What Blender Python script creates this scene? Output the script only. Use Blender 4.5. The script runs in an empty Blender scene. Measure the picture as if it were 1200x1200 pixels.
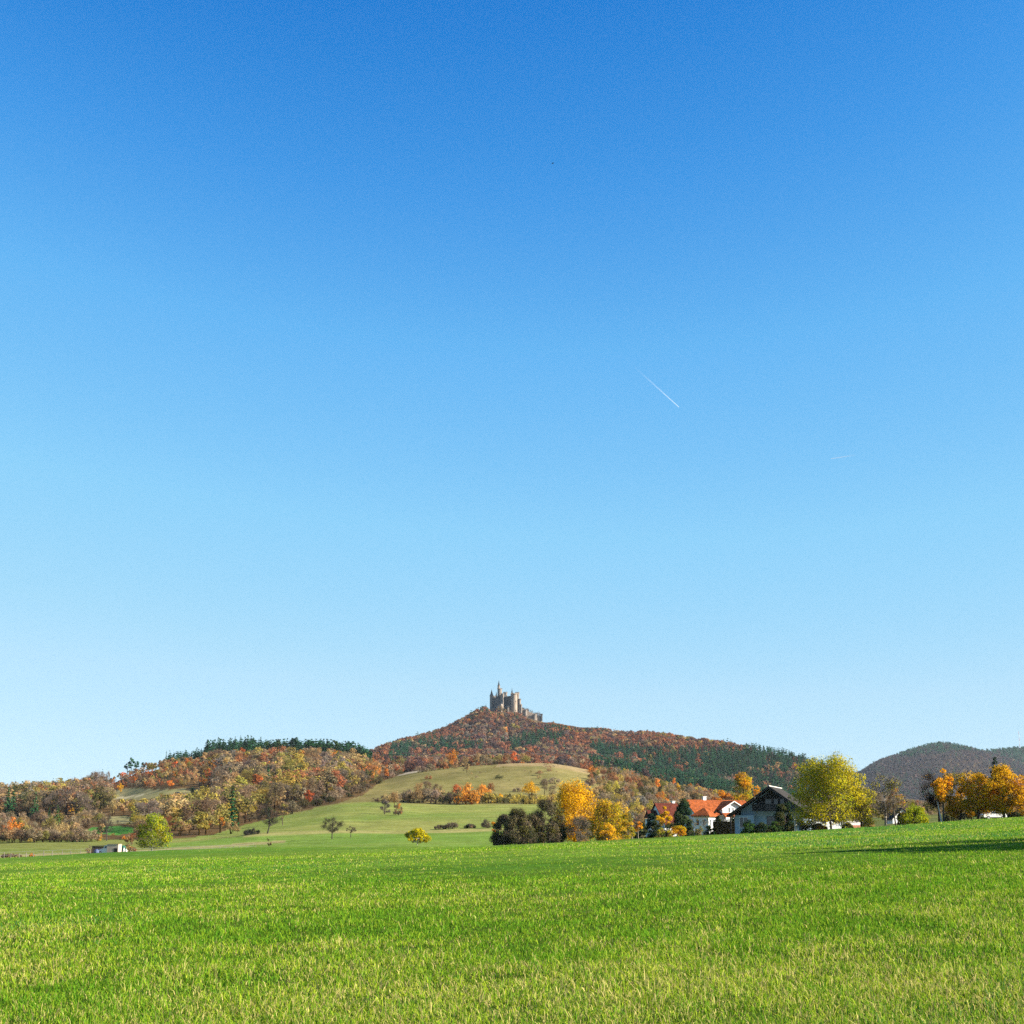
import bpy, math, random
import numpy as np
from mathutils import Vector, Matrix

# ------------------------------------------------------------------ camera, sky, sun, exposure
W0, F0, HY = 1200.0, 1648.0, 990.0
ZC = 1.7
PITCH = math.atan((HY - 600.0) / F0)
CT, ST = math.cos(PITCH), math.sin(PITCH)
SUN_EL, SUN_AZ = math.radians(27.0), math.radians(104.0)     # azimuth clockwise from the view direction (+Y)
EXPOSURE = 1.6
SUN_STRENGTH = 5.0
SKY_STRENGTH = 0.0858

sc = bpy.context.scene
COL = sc.collection
cam_d = bpy.data.cameras.new('camera')
cam_d.sensor_fit = 'HORIZONTAL'
cam_d.angle = 2 * math.atan(600.0 / F0)
cam_d.clip_start = 0.2
cam_d.clip_end = 120000.0
cam = bpy.data.objects.new('camera', cam_d)
COL.objects.link(cam)
cam.location = (0, 0, ZC)
cam.rotation_euler = (math.radians(90) + PITCH, 0, 0)
sc.camera = cam

world = bpy.data.worlds.new('World')
sc.world = world
world.use_nodes = True
wn, wl = world.node_tree.nodes, world.node_tree.links
wn.clear()
sky = wn.new('ShaderNodeTexSky')
sky.sky_type = 'NISHITA'
sky.sun_disc = False
sky.sun_elevation = SUN_EL
sky.sun_rotation = SUN_AZ
sky.altitude = 500
sky.air_density = 1.0
sky.dust_density = 0.0
sky.ozone_density = 5.0
# the film's response to the clear autumn sky: deep blue overhead, a soft shoulder near the horizon
sep = wn.new('ShaderNodeSeparateColor'); comb = wn.new('ShaderNodeCombineColor')
wl.new(sky.outputs[0], sep.inputs[0])
FILM = {'Red': ((0, 0), (.4, .025), (.6, .068), (.71, .185), (.92, .50), (1.36, 1.0), (2.44, 1.78), (3.46, 2.1), (8, 3.0)),
        'Green': ((0, 0), (.8, .42), (1.2, .80), (1.45, 1.20), (1.81, 1.78), (2.62, 2.43), (4.21, 2.92), (5.22, 3.13), (8, 3.6)),
        'Blue': ((0, 0), (1.5, 1.3), (2.56, 2.56), (2.99, 3.04), (3.6, 3.48), (4.7, 3.68), (5.96, 3.70), (6.06, 3.74), (8, 4.1))}
for ch, pts in FILM.items():
    mp = wn.new('ShaderNodeMapRange'); mp.inputs['From Max'].default_value = 8.0
    rp = wn.new('ShaderNodeValToRGB'); el = rp.color_ramp.elements
    while len(el) < len(pts): el.new(0.5)
    for e_, (x_, y_) in zip(el, pts):
        e_.position = x_ / 8.0; e_.color = (y_, y_, y_, 1)
    wl.new(sep.outputs[ch], mp.inputs['Value']); wl.new(mp.outputs[0], rp.inputs['Fac']); wl.new(rp.outputs['Color'], comb.inputs[ch])
bg = wn.new('ShaderNodeBackground')
bg.inputs['Strength'].default_value = SKY_STRENGTH
wo = wn.new('ShaderNodeOutputWorld')
wl.new(comb.outputs[0], bg.inputs['Color'])
wl.new(bg.outputs[0], wo.inputs['Surface'])

sun_d = bpy.data.lights.new('sun', 'SUN')
sun_d.energy = SUN_STRENGTH
sun_d.angle = math.radians(0.53)
sun_d.color = (1.0, 0.93, 0.82)
sun = bpy.data.objects.new('sun', sun_d)
COL.objects.link(sun)
SUN_DIR = Vector((math.sin(SUN_AZ) * math.cos(SUN_EL), math.cos(SUN_AZ) * math.cos(SUN_EL), math.sin(SUN_EL)))
sun.rotation_euler = SUN_DIR.to_track_quat('Z', 'Y').to_euler()
sun.location = (60, -20, 40)

vs = sc.view_settings
vs.view_transform = 'Standard'
vs.look = 'None'
vs.gamma = 1.0
vs.exposure = EXPOSURE
vs.use_curve_mapping = False
sc.render.engine = 'CYCLES'
sc.cycles.use_denoising = False
sc.cycles.max_bounces = 6
sc.cycles.diffuse_bounces = 3
sc.cycles.transmission_bounces = 4
sc.cycles.transparent_max_bounces = 8
sc.cycles.volume_bounces = 0
sc.cycles.use_adaptive_sampling = True
sc.cycles.adaptive_threshold = 0.01

RNG = np.random.default_rng(7)
random.seed(7)

# ------------------------------------------------------------------ picture geometry -> the place
def ray(px, py):
    a = (np.asarray(px, float) - 600.0) / F0
    v = (600.0 - np.asarray(py, float)) / F0
    return a, CT - ST * v, ST + CT * v

def P(px, py, Y):
    a, b, c = ray(px, py)
    k = Y / b
    return Vector((float(a * k), float(Y), float(ZC + c * k)))

def proj(x, y, z):
    x, y, z = np.asarray(x, float), np.asarray(y, float), np.asarray(z, float) - ZC
    fwd = y * CT + z * ST
    up = -y * ST + z * CT
    fwd = np.where(fwd < 1e-3, 1e-3, fwd)
    return 600.0 + F0 * x / fwd, 600.0 - F0 * up / fwd

def sm(a, n=5):
    return a

# every knot is one depth layer of the terrain: px, distance, picture height
CREST = ([-150, 0, 100, 150, 200, 300, 400, 500, 580, 650, 700, 760, 800, 850, 900, 950, 1000, 1050, 1100, 1150, 1200, 1350],
         [1012, 1006, 1002, 1000, 997, 994.5, 994, 993.5, 992.5, 989, 986.5, 983.5, 981.3, 979, 976.5, 974, 971, 968, 964, 960.5, 957.5, 950])
KN = {
 4: ([-150, 0, 100, 200, 280, 300, 400, 500, 600, 650, 700, 800, 900, 1000, 1100, 1200, 1350], 430,
     [990, 989, 988, 986, 981, 979, 975, 974, 973, 973, 975, 972, 966, 962, 956, 950, 944]),
 5: ([-150, 0, 100, 200, 280, 350, 400, 450, 500, 600, 650, 700, 800, 900, 1000, 1200, 1350], 660,
     [972, 968, 965, 962, 958, 949, 941.5, 940, 941, 943, 943, 950, 958, 962, 960, 950, 944]),
 6: ([-150, 0, 100, 150, 200, 300, 400, 430, 450, 475, 500, 560, 600, 650, 690, 740, 800, 900, 1000, 1200, 1350], 1020,
     [948, 944, 938, 927, 910, 899, 901, 908, 910, 906, 902, 897, 894.5, 895, 902, 912, 929, 948, 955, 950, 946]),
 7: ([-150, 0, 50, 100, 130, 150, 200, 260, 300, 350, 400, 425, 450, 480, 520, 600, 650, 690, 740, 800, 900, 1000, 1200], 1260,
     [946, 940, 938, 930, 920, 911, 900, 890, 889, 887, 889, 892, 904, 909, 908, 903, 903, 906, 913, 931, 948, 955, 950]),
 8: ([-150, 0, 300, 420, 450, 520, 600, 650, 700, 800, 900, 1000, 1200], 1900,
     [975, 970, 940, 915, 902, 899, 898, 897, 903, 920, 938, 950, 955]),
 10: ([-150, 0, 400, 600, 800, 1000, 1200, 1350], 3900, [975, 970, 950, 935, 935, 945, 945, 945]),
 11: ([-150, 0, 800, 900, 950, 1010, 1016, 1025, 1040, 1050, 1060, 1075, 1090, 1105, 1130, 1160, 1180, 1200, 1250, 1350], 5300,
      [975, 970, 950, 940, 926, 908, 904, 897.5, 892, 889.5, 885.5, 881, 877, 874.5, 878.5, 886, 892, 900, 910, 922]),
 12: ([-150, 0, 800, 1000, 1150, 1165, 1180, 1200, 1260, 1350], 8000, [980, 975, 955, 930, 905, 895, 889, 886, 881, 888]),
 13: ([-150, 600, 1350], 13000, [986, 985, 984]),
 14: ([-150, 600, 1350], 26000, [988, 988, 988]),
}
RIDGE = ([-150, 0, 300, 400, 430, 450, 470, 500, 520, 540, 555, 570, 580, 600, 612, 625, 640, 660, 690, 730, 760, 800, 850, 900, 940, 1000, 1050, 1200, 1350],
         [2800, 2800, 2700, 2600, 2600, 2650, 2700, 2750, 2800, 2850, 2850, 2850, 2850, 2850, 2850, 2850, 2850, 2800, 2700, 2600, 2500, 2450, 2400, 2350, 2300, 2300, 2300, 2300, 2300],
         [975, 970, 935, 903, 894, 886, 879, 872, 866, 856, 847, 840, 838.5, 839.5, 842.5, 846.5, 850, 857, 863, 870, 869, 874, 881, 889, 898, 918, 935, 950, 950])

def z_near(x, y):
    x = np.asarray(x, float); y = np.asarray(y, float)
    return 0.0098 * y + 0.03 * x + 0.010 * (np.sqrt(x * x + 225.0) + x - 15.0)

def _knot_table():
    us = np.linspace(-0.46, 0.46, 461)
    k = 2
    def col(pxs, vals):
        # value and slope on a common set of bearings u = x / y
        p = np.interp(np.linspace(-150, 1350, 751), pxs, vals)
        return p
    G = np.linspace(-150, 1350, 751)
    ker = np.exp(-0.5 * (np.arange(-6, 7) / 2.2) ** 2); ker /= ker.sum()
    def smooth(p, wide=1):
        q = np.pad(p, 6, mode='edge')
        return np.convolve(q, ker, mode='valid')
    def slope_on_u(py):
        a, b, c = ray(G, py)
        return np.interp(us, a / b, c / b)
    def on_u(py, val):
        a, b, c = ray(G, py)
        return np.interp(us, a / b, val)
    Ys, Ss = [], []
    py1 = smooth(np.interp(G, *CREST))
    s1 = slope_on_u(py1)
    Y1 = np.full(us.shape, 170.0)
    for _ in range(20):
        kk = z_near(us * Y1, Y1) / Y1
        Y1 = np.clip(0.5 * Y1 + 0.5 * ZC / np.maximum(kk - s1, 0.004), 90, 235)
    Y1 = np.convolve(np.pad(Y1, 12, mode='edge'), np.ones(25) / 25, mode='valid')
    for f in (0.12, 0.3, 0.5, 0.7, 0.86):
        Ys.append(Y1 * f); Ss.append((z_near(us * Y1 * f, Y1 * f) - ZC) / (Y1 * f))
    Ys.append(Y1); Ss.append(s1)
    Y2 = Y1 * 1.22
    Ys.append(Y2); Ss.append(slope_on_u(py1 + 1.6))
    Y3 = np.maximum(275.0, Y2 + 45)
    px3 = [-150, 0, 100, 200, 300, 400, 500, 580, 640, 700, 1350]
    d3 = np.interp(G, px3, [-6, -3.0, -1.5, 0.3, -1.5, -2, -1, 0.3, 1.5, 2.2, 2.2])
    Ys.append(Y3); Ss.append(slope_on_u(py1 + d3))
    for i in (4, 5, 6, 7, 8):
        pxs, Y, v = KN[i]
        Ys.append(np.full(us.shape, float(Y))); Ss.append(slope_on_u(smooth(np.interp(G, pxs, v))))
    Yr = smooth(np.interp(G, RIDGE[0], RIDGE[1])); pr = smooth(np.interp(G, RIDGE[0], RIDGE[2]))
    Ys.append(on_u(pr, Yr)); Ss.append(slope_on_u(pr))
    for i in (10, 11, 12, 13, 14):
        pxs, Y, v = KN[i]
        Ys.append(np.full(us.shape, float(Y))); Ss.append(slope_on_u(smooth(np.interp(G, pxs, v))))
    Ys = np.array(Ys); Ss = np.array(Ss)
    Zs = ZC + Ss * Ys
    return us, Ys, Zs, Y1
US, KY, KZ, KY1 = _knot_table()
# monotone cubic slopes per bearing
_h = np.diff(KY, axis=0); _d = np.diff(KZ, axis=0) / _h
_m = np.zeros_like(KZ)
_m[0] = _d[0]; _m[-1] = _d[-1]
_w1 = 2 * _h[1:] + _h[:-1]; _w2 = _h[1:] + 2 * _h[:-1]
_ok = _d[1:] * _d[:-1] > 0
with np.errstate(divide='ignore', invalid='ignore'):
    _m[1:-1] = np.where(_ok, (_w1 + _w2) / (_w1 / _d[:-1] + _w2 / _d[1:]), 0.0)

def _lookup(tab, u):
    t = np.clip((u - US[0]) / (US[1] - US[0]), 0, len(US) - 1.001)
    i = t.astype(int); f = t - i
    return tab[:, i] * (1 - f) + tab[:, i + 1] * f

def crest_dist(x, y):
    u = np.asarray(x, float) / np.maximum(np.asarray(y, float), 1.0)
    return np.interp(u, US, KY1)

def ground(x, y):
    x = np.atleast_1d(np.asarray(x, float)); y = np.atleast_1d(np.asarray(y, float))
    out = z_near(x, y)
    far = y > 20
    if far.any():
        xf, yf = x[far], y[far]
        u = xf / yf
        ky = _lookup(KY, u); kz = _lookup(KZ, u); m = _lookup(_m, u)
        z = z_near(xf, yf)
        for k in range(len(KY) - 1):
            s = (yf >= ky[k]) & (yf < ky[k + 1])
            if not s.any():
                continue
            hh = ky[k + 1][s] - ky[k][s]; t = (yf[s] - ky[k][s]) / hh
            a, b = kz[k][s], kz[k + 1][s]
            z[s] = ((1 + 2 * t) * (1 - t) ** 2 * a + t * (1 - t) ** 2 * hh * m[k][s]
                    + t * t * (3 - 2 * t) * b + t * t * (t - 1) * hh * m[k + 1][s])
        last = yf >= ky[-1]
        z[last] = kz[-1][last]
        out[far] = z
    return out

def gz(x, y):
    return float(ground(x, y)[0])

def vnoise(x, y, seed=0):
    """smooth value noise, period-free enough for land cover"""
    xi = np.floor(x).astype(np.int64); yi = np.floor(y).astype(np.int64)
    fx = x - xi; fy = y - yi
    fx = fx * fx * (3 - 2 * fx); fy = fy * fy * (3 - 2 * fy)
    def hsh(a, b):
        n = (a * 374761393 + b * 668265263 + seed * 982451653) & 0x7fffffff
        n = ((n ^ (n >> 13)) * 1274126177) & 0x7fffffff
        return ((n ^ (n >> 16)) & 0xffff) / 65535.0
    return ((hsh(xi, yi) * (1 - fx) + hsh(xi + 1, yi) * fx) * (1 - fy)
            + (hsh(xi, yi + 1) * (1 - fx) + hsh(xi + 1, yi + 1) * fx) * fy)

def fbm(x, y, seed=0, oct=3):
    s = 0; a = 0.5; t = 0
    for i in range(oct):
        s = s + a * vnoise(x * 2 ** i, y * 2 ** i, seed + i); t += a; a *= 0.5
    return s / t

# ------------------------------------------------------------------ materials
def nmat(name):
    m = bpy.data.materials.new(name); m.use_nodes = True
    n, l = m.node_tree.nodes, m.node_tree.links
    n.clear()
    o = n.new('ShaderNodeOutputMaterial')
    return m, n, l, o

def leaf_material(name, trans=0.3, rough=True):
    m, n, l, o = nmat(name)
    at = n.new('ShaderNodeAttribute'); at.attribute_name = 'tint'
    oi = n.new('ShaderNodeObjectInfo')
    mx = n.new('ShaderNodeMix'); mx.data_type = 'RGBA'; mx.blend_type = 'MULTIPLY'
    mx.inputs['Factor'].default_value = 1.0
    l.new(at.outputs['Color'], mx.inputs['A']); l.new(oi.outputs['Color'], mx.inputs['B'])
    d = n.new('ShaderNodeBsdfDiffuse'); t = n.new('ShaderNodeBsdfTranslucent')
    ms = n.new('ShaderNodeMixShader'); ms.inputs[0].default_value = trans
    l.new(mx.outputs['Result'], d.inputs['Color']); l.new(mx.outputs['Result'], t.inputs['Color'])
    l.new(d.outputs[0], ms.inputs[1]); l.new(t.outputs[0], ms.inputs[2])
    l.new(ms.outputs[0], o.inputs['Surface'])
    return m

def plain(name, col, rough=0.7, var=0.25, scale=3.0, metallic=0.0, spec=0.3, bump=0.0):
    m, n, l, o = nmat(name)
    b = n.new('ShaderNodeBsdfPrincipled')
    b.inputs['Roughness'].default_value = rough
    b.inputs['Metallic'].default_value = metallic
    b.inputs['Specular IOR Level'].default_value = spec
    tc = n.new('ShaderNodeTexCoord')
    nz = n.new('ShaderNodeTexNoise'); nz.inputs['Scale'].default_value = scale; nz.inputs['Detail'].default_value = 6
    l.new(tc.outputs['Object'], nz.inputs['Vector'])
    r = n.new('ShaderNodeValToRGB')
    r.color_ramp.elements[0].position = 0.3; r.color_ramp.elements[1].position = 0.7
    r.color_ramp.elements[0].color = tuple(c * (1 - var) for c in col) + (1,)
    r.color_ramp.elements[1].color = tuple(min(1, c * (1 + var)) for c in col) + (1,)
    l.new(nz.outputs['Fac'], r.inputs['Fac']); l.new(r.outputs['Color'], b.inputs['Base Color'])
    if bump:
        bp = n.new('ShaderNodeBump'); bp.inputs['Strength'].default_value = bump; bp.inputs['Distance'].default_value = 0.05
        l.new(nz.outputs['Fac'], bp.inputs['Height']); l.new(bp.outputs[0], b.inputs['Normal'])
    l.new(b.outputs[0], o.inputs['Surface'])
    return m

def tiles(name, col, var=0.35, sx=0.28, sy=0.36):
    """roof tiles: rows of offset bricks in object space, with weathering"""
    m, n, l, o = nmat(name)
    b = n.new('ShaderNodeBsdfPrincipled'); b.inputs['Roughness'].default_value = 0.9; b.inputs['Specular IOR Level'].default_value = 0.12
    tc = n.new('ShaderNodeTexCoord')
    br = n.new('ShaderNodeTexBrick')
    br.inputs['Scale'].default_value = 1.0
    br.inputs['Brick Width'].default_value = sx; br.inputs['Row Height'].default_value = sy
    br.inputs['Mortar Size'].default_value = 0.02
    br.inputs['Color1'].default_value = tuple(c * 1.12 for c in col) + (1,)
    br.inputs['Color2'].default_value = tuple(c * (1 - var) for c in col) + (1,)
    br.inputs['Mortar'].default_value = tuple(c * 0.35 for c in col) + (1,)
    nz = n.new('ShaderNodeTexNoise'); nz.inputs['Scale'].default_value = 0.9; nz.inputs['Detail'].default_value = 8
    l.new(tc.outputs['Object'], br.inputs['Vector']); l.new(tc.outputs['Object'], nz.inputs['Vector'])
    mx = n.new('ShaderNodeMix'); mx.data_type = 'RGBA'; mx.blend_type = 'MULTIPLY'; mx.inputs['Factor'].default_value = 0.75
    r = n.new('ShaderNodeValToRGB')
    r.color_ramp.elements[0].position = 0.32; r.color_ramp.elements[0].color = (0.45, 0.45, 0.42, 1)
    r.color_ramp.elements[1].position = 0.6; r.color_ramp.elements[1].color = (1, 1, 1, 1)
    l.new(nz.outputs['Fac'], r.inputs['Fac'])
    l.new(br.outputs['Color'], mx.inputs['A']); l.new(r.outputs['Color'], mx.inputs['B'])
    l.new(mx.outputs['Result'], b.inputs['Base Color'])
    l.new(b.outputs[0], o.inputs['Surface'])
    return m

M = {}
M['leaf'] = leaf_material('foliage', 0.45)
M['needle'] = leaf_material('needles', 0.12)
M['bark'] = leaf_material('bark', 0.0)
M['grass'] = leaf_material('grass_blades', 0.38)
M['plaster'] = plain('white_render', (0.66, 0.64, 0.60), 0.85, 0.10, 1.3)
M['plaster_blue'] = plain('pale_blue_render', (0.30, 0.385, 0.45), 0.85, 0.10, 1.3)
M['wood_dark'] = plain('dark_stained_wood', (0.028, 0.022, 0.018), 0.7, 0.35, 4.0)
M['wood_old'] = plain('weathered_wood', (0.17, 0.14, 0.11), 0.8, 0.35, 5.0)
M['brick'] = plain('red_brick', (0.42, 0.16, 0.09), 0.85, 0.3, 4.0)
M['glass'] = plain('window_glass', (0.02, 0.028, 0.034), 0.08, 0.2, 0.5, 0.0, 0.6)
M['frame_white'] = plain('white_window_frame', (0.72, 0.72, 0.70), 0.5, 0.06)
M['frame_dark'] = plain('brown_window_frame', (0.06, 0.04, 0.03), 0.6, 0.2)
M['tile_orange'] = tiles('orange_clay_tiles', (0.37, 0.092, 0.022))
M['tile_red'] = tiles('old_red_tiles', (0.125, 0.030, 0.016))
M['tile_dark'] = tiles('dark_brown_tiles', (0.050, 0.043, 0.036))
M['tile_slate'] = tiles('slate', (0.045, 0.050, 0.055), 0.3, 2.2, 2.2)
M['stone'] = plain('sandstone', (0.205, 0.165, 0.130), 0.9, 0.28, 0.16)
M['stone_lit'] = plain('sandstone_lit', (0.27, 0.205, 0.15), 0.9, 0.2, 0.16)  # lighter copy of the castle stone, sunlight put into the colour
M['stone_shaded'] = plain('sandstone_shaded', (0.05, 0.048, 0.047), 0.9, 0.28, 0.16)  # dark copy of the castle stone, shade put into the colour
M['metal_white'] = plain('white_car_paint', (0.55, 0.55, 0.53), 0.28, 0.04, 1.0, 0.0, 0.5)
M['metal_dark'] = plain('dark_car_paint', (0.018, 0.024, 0.030), 0.25, 0.1, 1.0, 0.0, 0.5)
M['rubber'] = plain('tyre_rubber', (0.02, 0.02, 0.02), 0.9, 0.2)
M['steel'] = plain('wheel_steel', (0.35, 0.35, 0.36), 0.4, 0.1, 2.0, 0.6)
M['panel_beige'] = plain('beige_panel', (0.42, 0.315, 0.24), 0.75, 0.14, 1.5)
M['tarp_green'] = plain('dark_green_tarpaulin', (0.012, 0.085, 0.055), 0.6, 0.25, 2.0)
M['tarp_blue'] = plain('blue_grey_tarpaulin', (0.07, 0.09, 0.17), 0.6, 0.25, 2.0)
M['drum_lit_ridge'] = plain('pale_plastic_lit_ridge', (0.62, 0.58, 0.52), 0.6, 0.12, 2.0)
M['mast_red'] = plain('mast_red', (0.40, 0.10, 0.08), 0.6, 0.1)
M['mast_white'] = plain('mast_white', (0.62, 0.60, 0.58), 0.6, 0.1)
M['dark_feather'] = plain('dark_plumage', (0.02, 0.018, 0.016), 0.9, 0.3, 20.0)

# ------------------------------------------------------------------ mesh gathering
class Geo:
    def __init__(s):
        s.V = []; s.F = []; s.T = []; s.M = []; s.n = 0
    def add(s, verts, faces, tint=(1, 1, 1), mat=0):
        verts = np.asarray(verts, float).reshape(-1, 3)
        if isinstance(faces, np.ndarray):
            nf = len(faces)
            s.F.append((faces + s.n, faces.shape[1]))
        else:
            nf = len(faces)
            s.F.append(([[i + s.n for i in f] for f in faces], 0))
        t = np.asarray(tint, float)
        if t.ndim == 1:
            t = np.tile(t, (nf, 1))
        s.T.append(t); s.M.append(np.full(nf, mat, np.int32))
        s.V.append(verts); s.n += len(verts)
        return s
    def box(s, c, d, tint=(1, 1, 1), mat=0, rz=0.0, bevel=0.0):
        x, y, z = d[0] / 2, d[1] / 2, d[2] / 2
        v = np.array([(-x, -y, -z), (x, -y, -z), (x, y, -z), (-x, y, -z), (-x, -y, z), (x, -y, z), (x, y, z), (-x, y, z)])
        if rz:
            cc, ss = math.cos(rz), math.sin(rz)
            v = np.c_[v[:, 0] * cc - v[:, 1] * ss, v[:, 0] * ss + v[:, 1] * cc, v[:, 2]]
        v = v + np.asarray(c, float)
        f = np.array([(0, 3, 2, 1), (4, 5, 6, 7), (0, 1, 5, 4), (1, 2, 6, 5), (2, 3, 7, 6), (3, 0, 4, 7)])
        return s.add(v, f, tint, mat)
    def prism(s, poly, vec, tint=(1, 1, 1), mat=0):
        """closed polygon (3-D points) swept along vec"""
        a = np.asarray(poly, float); n = len(a); b = a + np.asarray(vec, float)
        f = [list(range(n))[::-1], list(range(n, 2 * n))] + [[i, (i + 1) % n, n + (i + 1) % n, n + i] for i in range(n)]
        return s.add(np.vstack([a, b]), f, tint, mat)
    def tube(s, pts, rad, n=6, tint=(1, 1, 1), mat=0, cap=True):
        pts = np.asarray(pts, float); rad = np.broadcast_to(np.asarray(rad, float), (len(pts),))
        rings = []
        for i in range(len(pts)):
            d = pts[min(i + 1, len(pts) - 1)] - pts[max(i - 1, 0)]
            d = d / (np.linalg.norm(d) + 1e-9)
            a = np.cross(d, (0.3, 0.9, 0.2) if abs(d[2]) > 0.9 else (0, 0, 1)); a /= np.linalg.norm(a) + 1e-9
            b = np.cross(d, a)
            th = np.arange(n) * 2 * math.pi / n
            rings.append(pts[i] + rad[i] * (np.cos(th)[:, None] * a + np.sin(th)[:, None] * b))
        f = [[i * n + j, i * n + (j + 1) % n, (i + 1) * n + (j + 1) % n, (i + 1) * n + j] for i in range(len(pts) - 1) for j in range(n)]
        if cap:
            f.append(list(range(n))[::-1]); f.append(list(range((len(pts) - 1) * n, len(pts) * n)))
        return s.add(np.vstack(rings), f, tint, mat)
    def lathe(s, prof, c=(0, 0, 0), n=16, tint=(1, 1, 1), mat=0, ph=0.0):
        """(r, z) profile about a vertical axis"""
        th = np.arange(n) * 2 * math.pi / n + ph
        v = np.vstack([np.c_[r * np.cos(th), r * np.sin(th), np.full(n, z)] for r, z in prof]) + np.asarray(c, float)
        k = len(prof)
        f = [[i * n + j, i * n + (j + 1) % n, (i + 1) * n + (j + 1) % n, (i + 1) * n + j] for i in range(k - 1) for j in range(n)]
        f.append(list(range(n))[::-1]); f.append(list(range((k - 1) * n, k * n)))
        return s.add(v, f, tint, mat)
    def mesh(s, name, mats):
        me = bpy.data.meshes.new(name)
        V = np.vstack(s.V)
        loops, starts, tot = [], [], 0
        for f, k in s.F:
            if k:
                loops.append(f.reshape(-1)); starts.append(tot + np.arange(len(f)) * k); tot += f.size
            else:
                for g in f:
                    starts.append(np.array([tot])); loops.append(np.asarray(g)); tot += len(g)
        L = np.concatenate(loops).astype(np.int32); S = np.concatenate(starts).astype(np.int32)
        me.vertices.add(len(V)); me.vertices.foreach_set('co', V.astype(np.float32).ravel())
        me.loops.add(len(L)); me.loops.foreach_set('vertex_index', L)
        me.polygons.add(len(S)); me.polygons.foreach_set('loop_start', S)
        for m in mats:
            me.materials.append(m)
        me.polygons.foreach_set('material_index', np.concatenate(s.M))
        me.polygons.foreach_set('use_smooth', np.zeros(len(S), bool))
        me.update(calc_edges=True)
        T = np.vstack(s.T)
        at = me.attributes.new('tint', 'FLOAT_COLOR', 'FACE')
        at.data.foreach_set('color', np.c_[T, np.ones(len(T))].astype(np.float32).ravel())
        me.validate()
        return me
    def obj(s, name, mats, parent=None, loc=None, rz=0.0, color=None):
        if not isinstance(mats, (list, tuple)):
            mats = [mats]
        o = bpy.data.objects.new(name, s.mesh(name, mats))
        COL.objects.link(o)
        if parent is not None:
            o.parent = parent
        if loc is not None:
            o.location = loc
        if rz:
            o.rotation_euler = (0, 0, rz)
        if color is not None:
            o.color = (*color, 1.0)
        return o

def tag(o, label, cat, group=None, kind=None):
    if label: o['label'] = label
    if cat: o['category'] = cat
    if group: o['group'] = group
    if kind: o['kind'] = kind
    return o

def thing(name, label, cat, loc, rz=0.0, group=None):
    o = bpy.data.objects.new(name, None)
    COL.objects.link(o)
    o.empty_display_size = 0.5
    o.location = loc; o.rotation_euler = (0, 0, rz)
    return tag(o, label, cat, group)
# ------------------------------------------------------------------ the ground: one sheet from behind the camera to the horizon
WOOD_PX = [-400, 0, 200, 250, 285, 330, 400, 425, 445, 470, 495]
WOOD_PY = [983, 983, 984, 978, 967, 956, 940, 932, 917, 907, 900]
def in_left_wood(px, py, y):
    return (px < 496) & (py < np.interp(px, WOOD_PX, WOOD_PY)) & (y < 1700) & (y > 330)

def clearing(px, py, y):
    e1 = ((px - 160) / 38) ** 2 + ((py - 932.0) / 8.0) ** 2 < 1
    e2 = ((px - 132) / 30) ** 2 + ((py - 973) / 5.0) ** 2 < 1
    e3 = (np.abs(px - 208) < 26) & (np.abs(py - (928 - (px - 208) * 0.02)) < 3.2)
    e4 = ((px - 140) / 22) ** 2 + ((py - 961) / 5.0) ** 2 < 1
    return (e1 | e2 | e3 | e4) & (y > 400) & (y < 1100), e2

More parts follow.
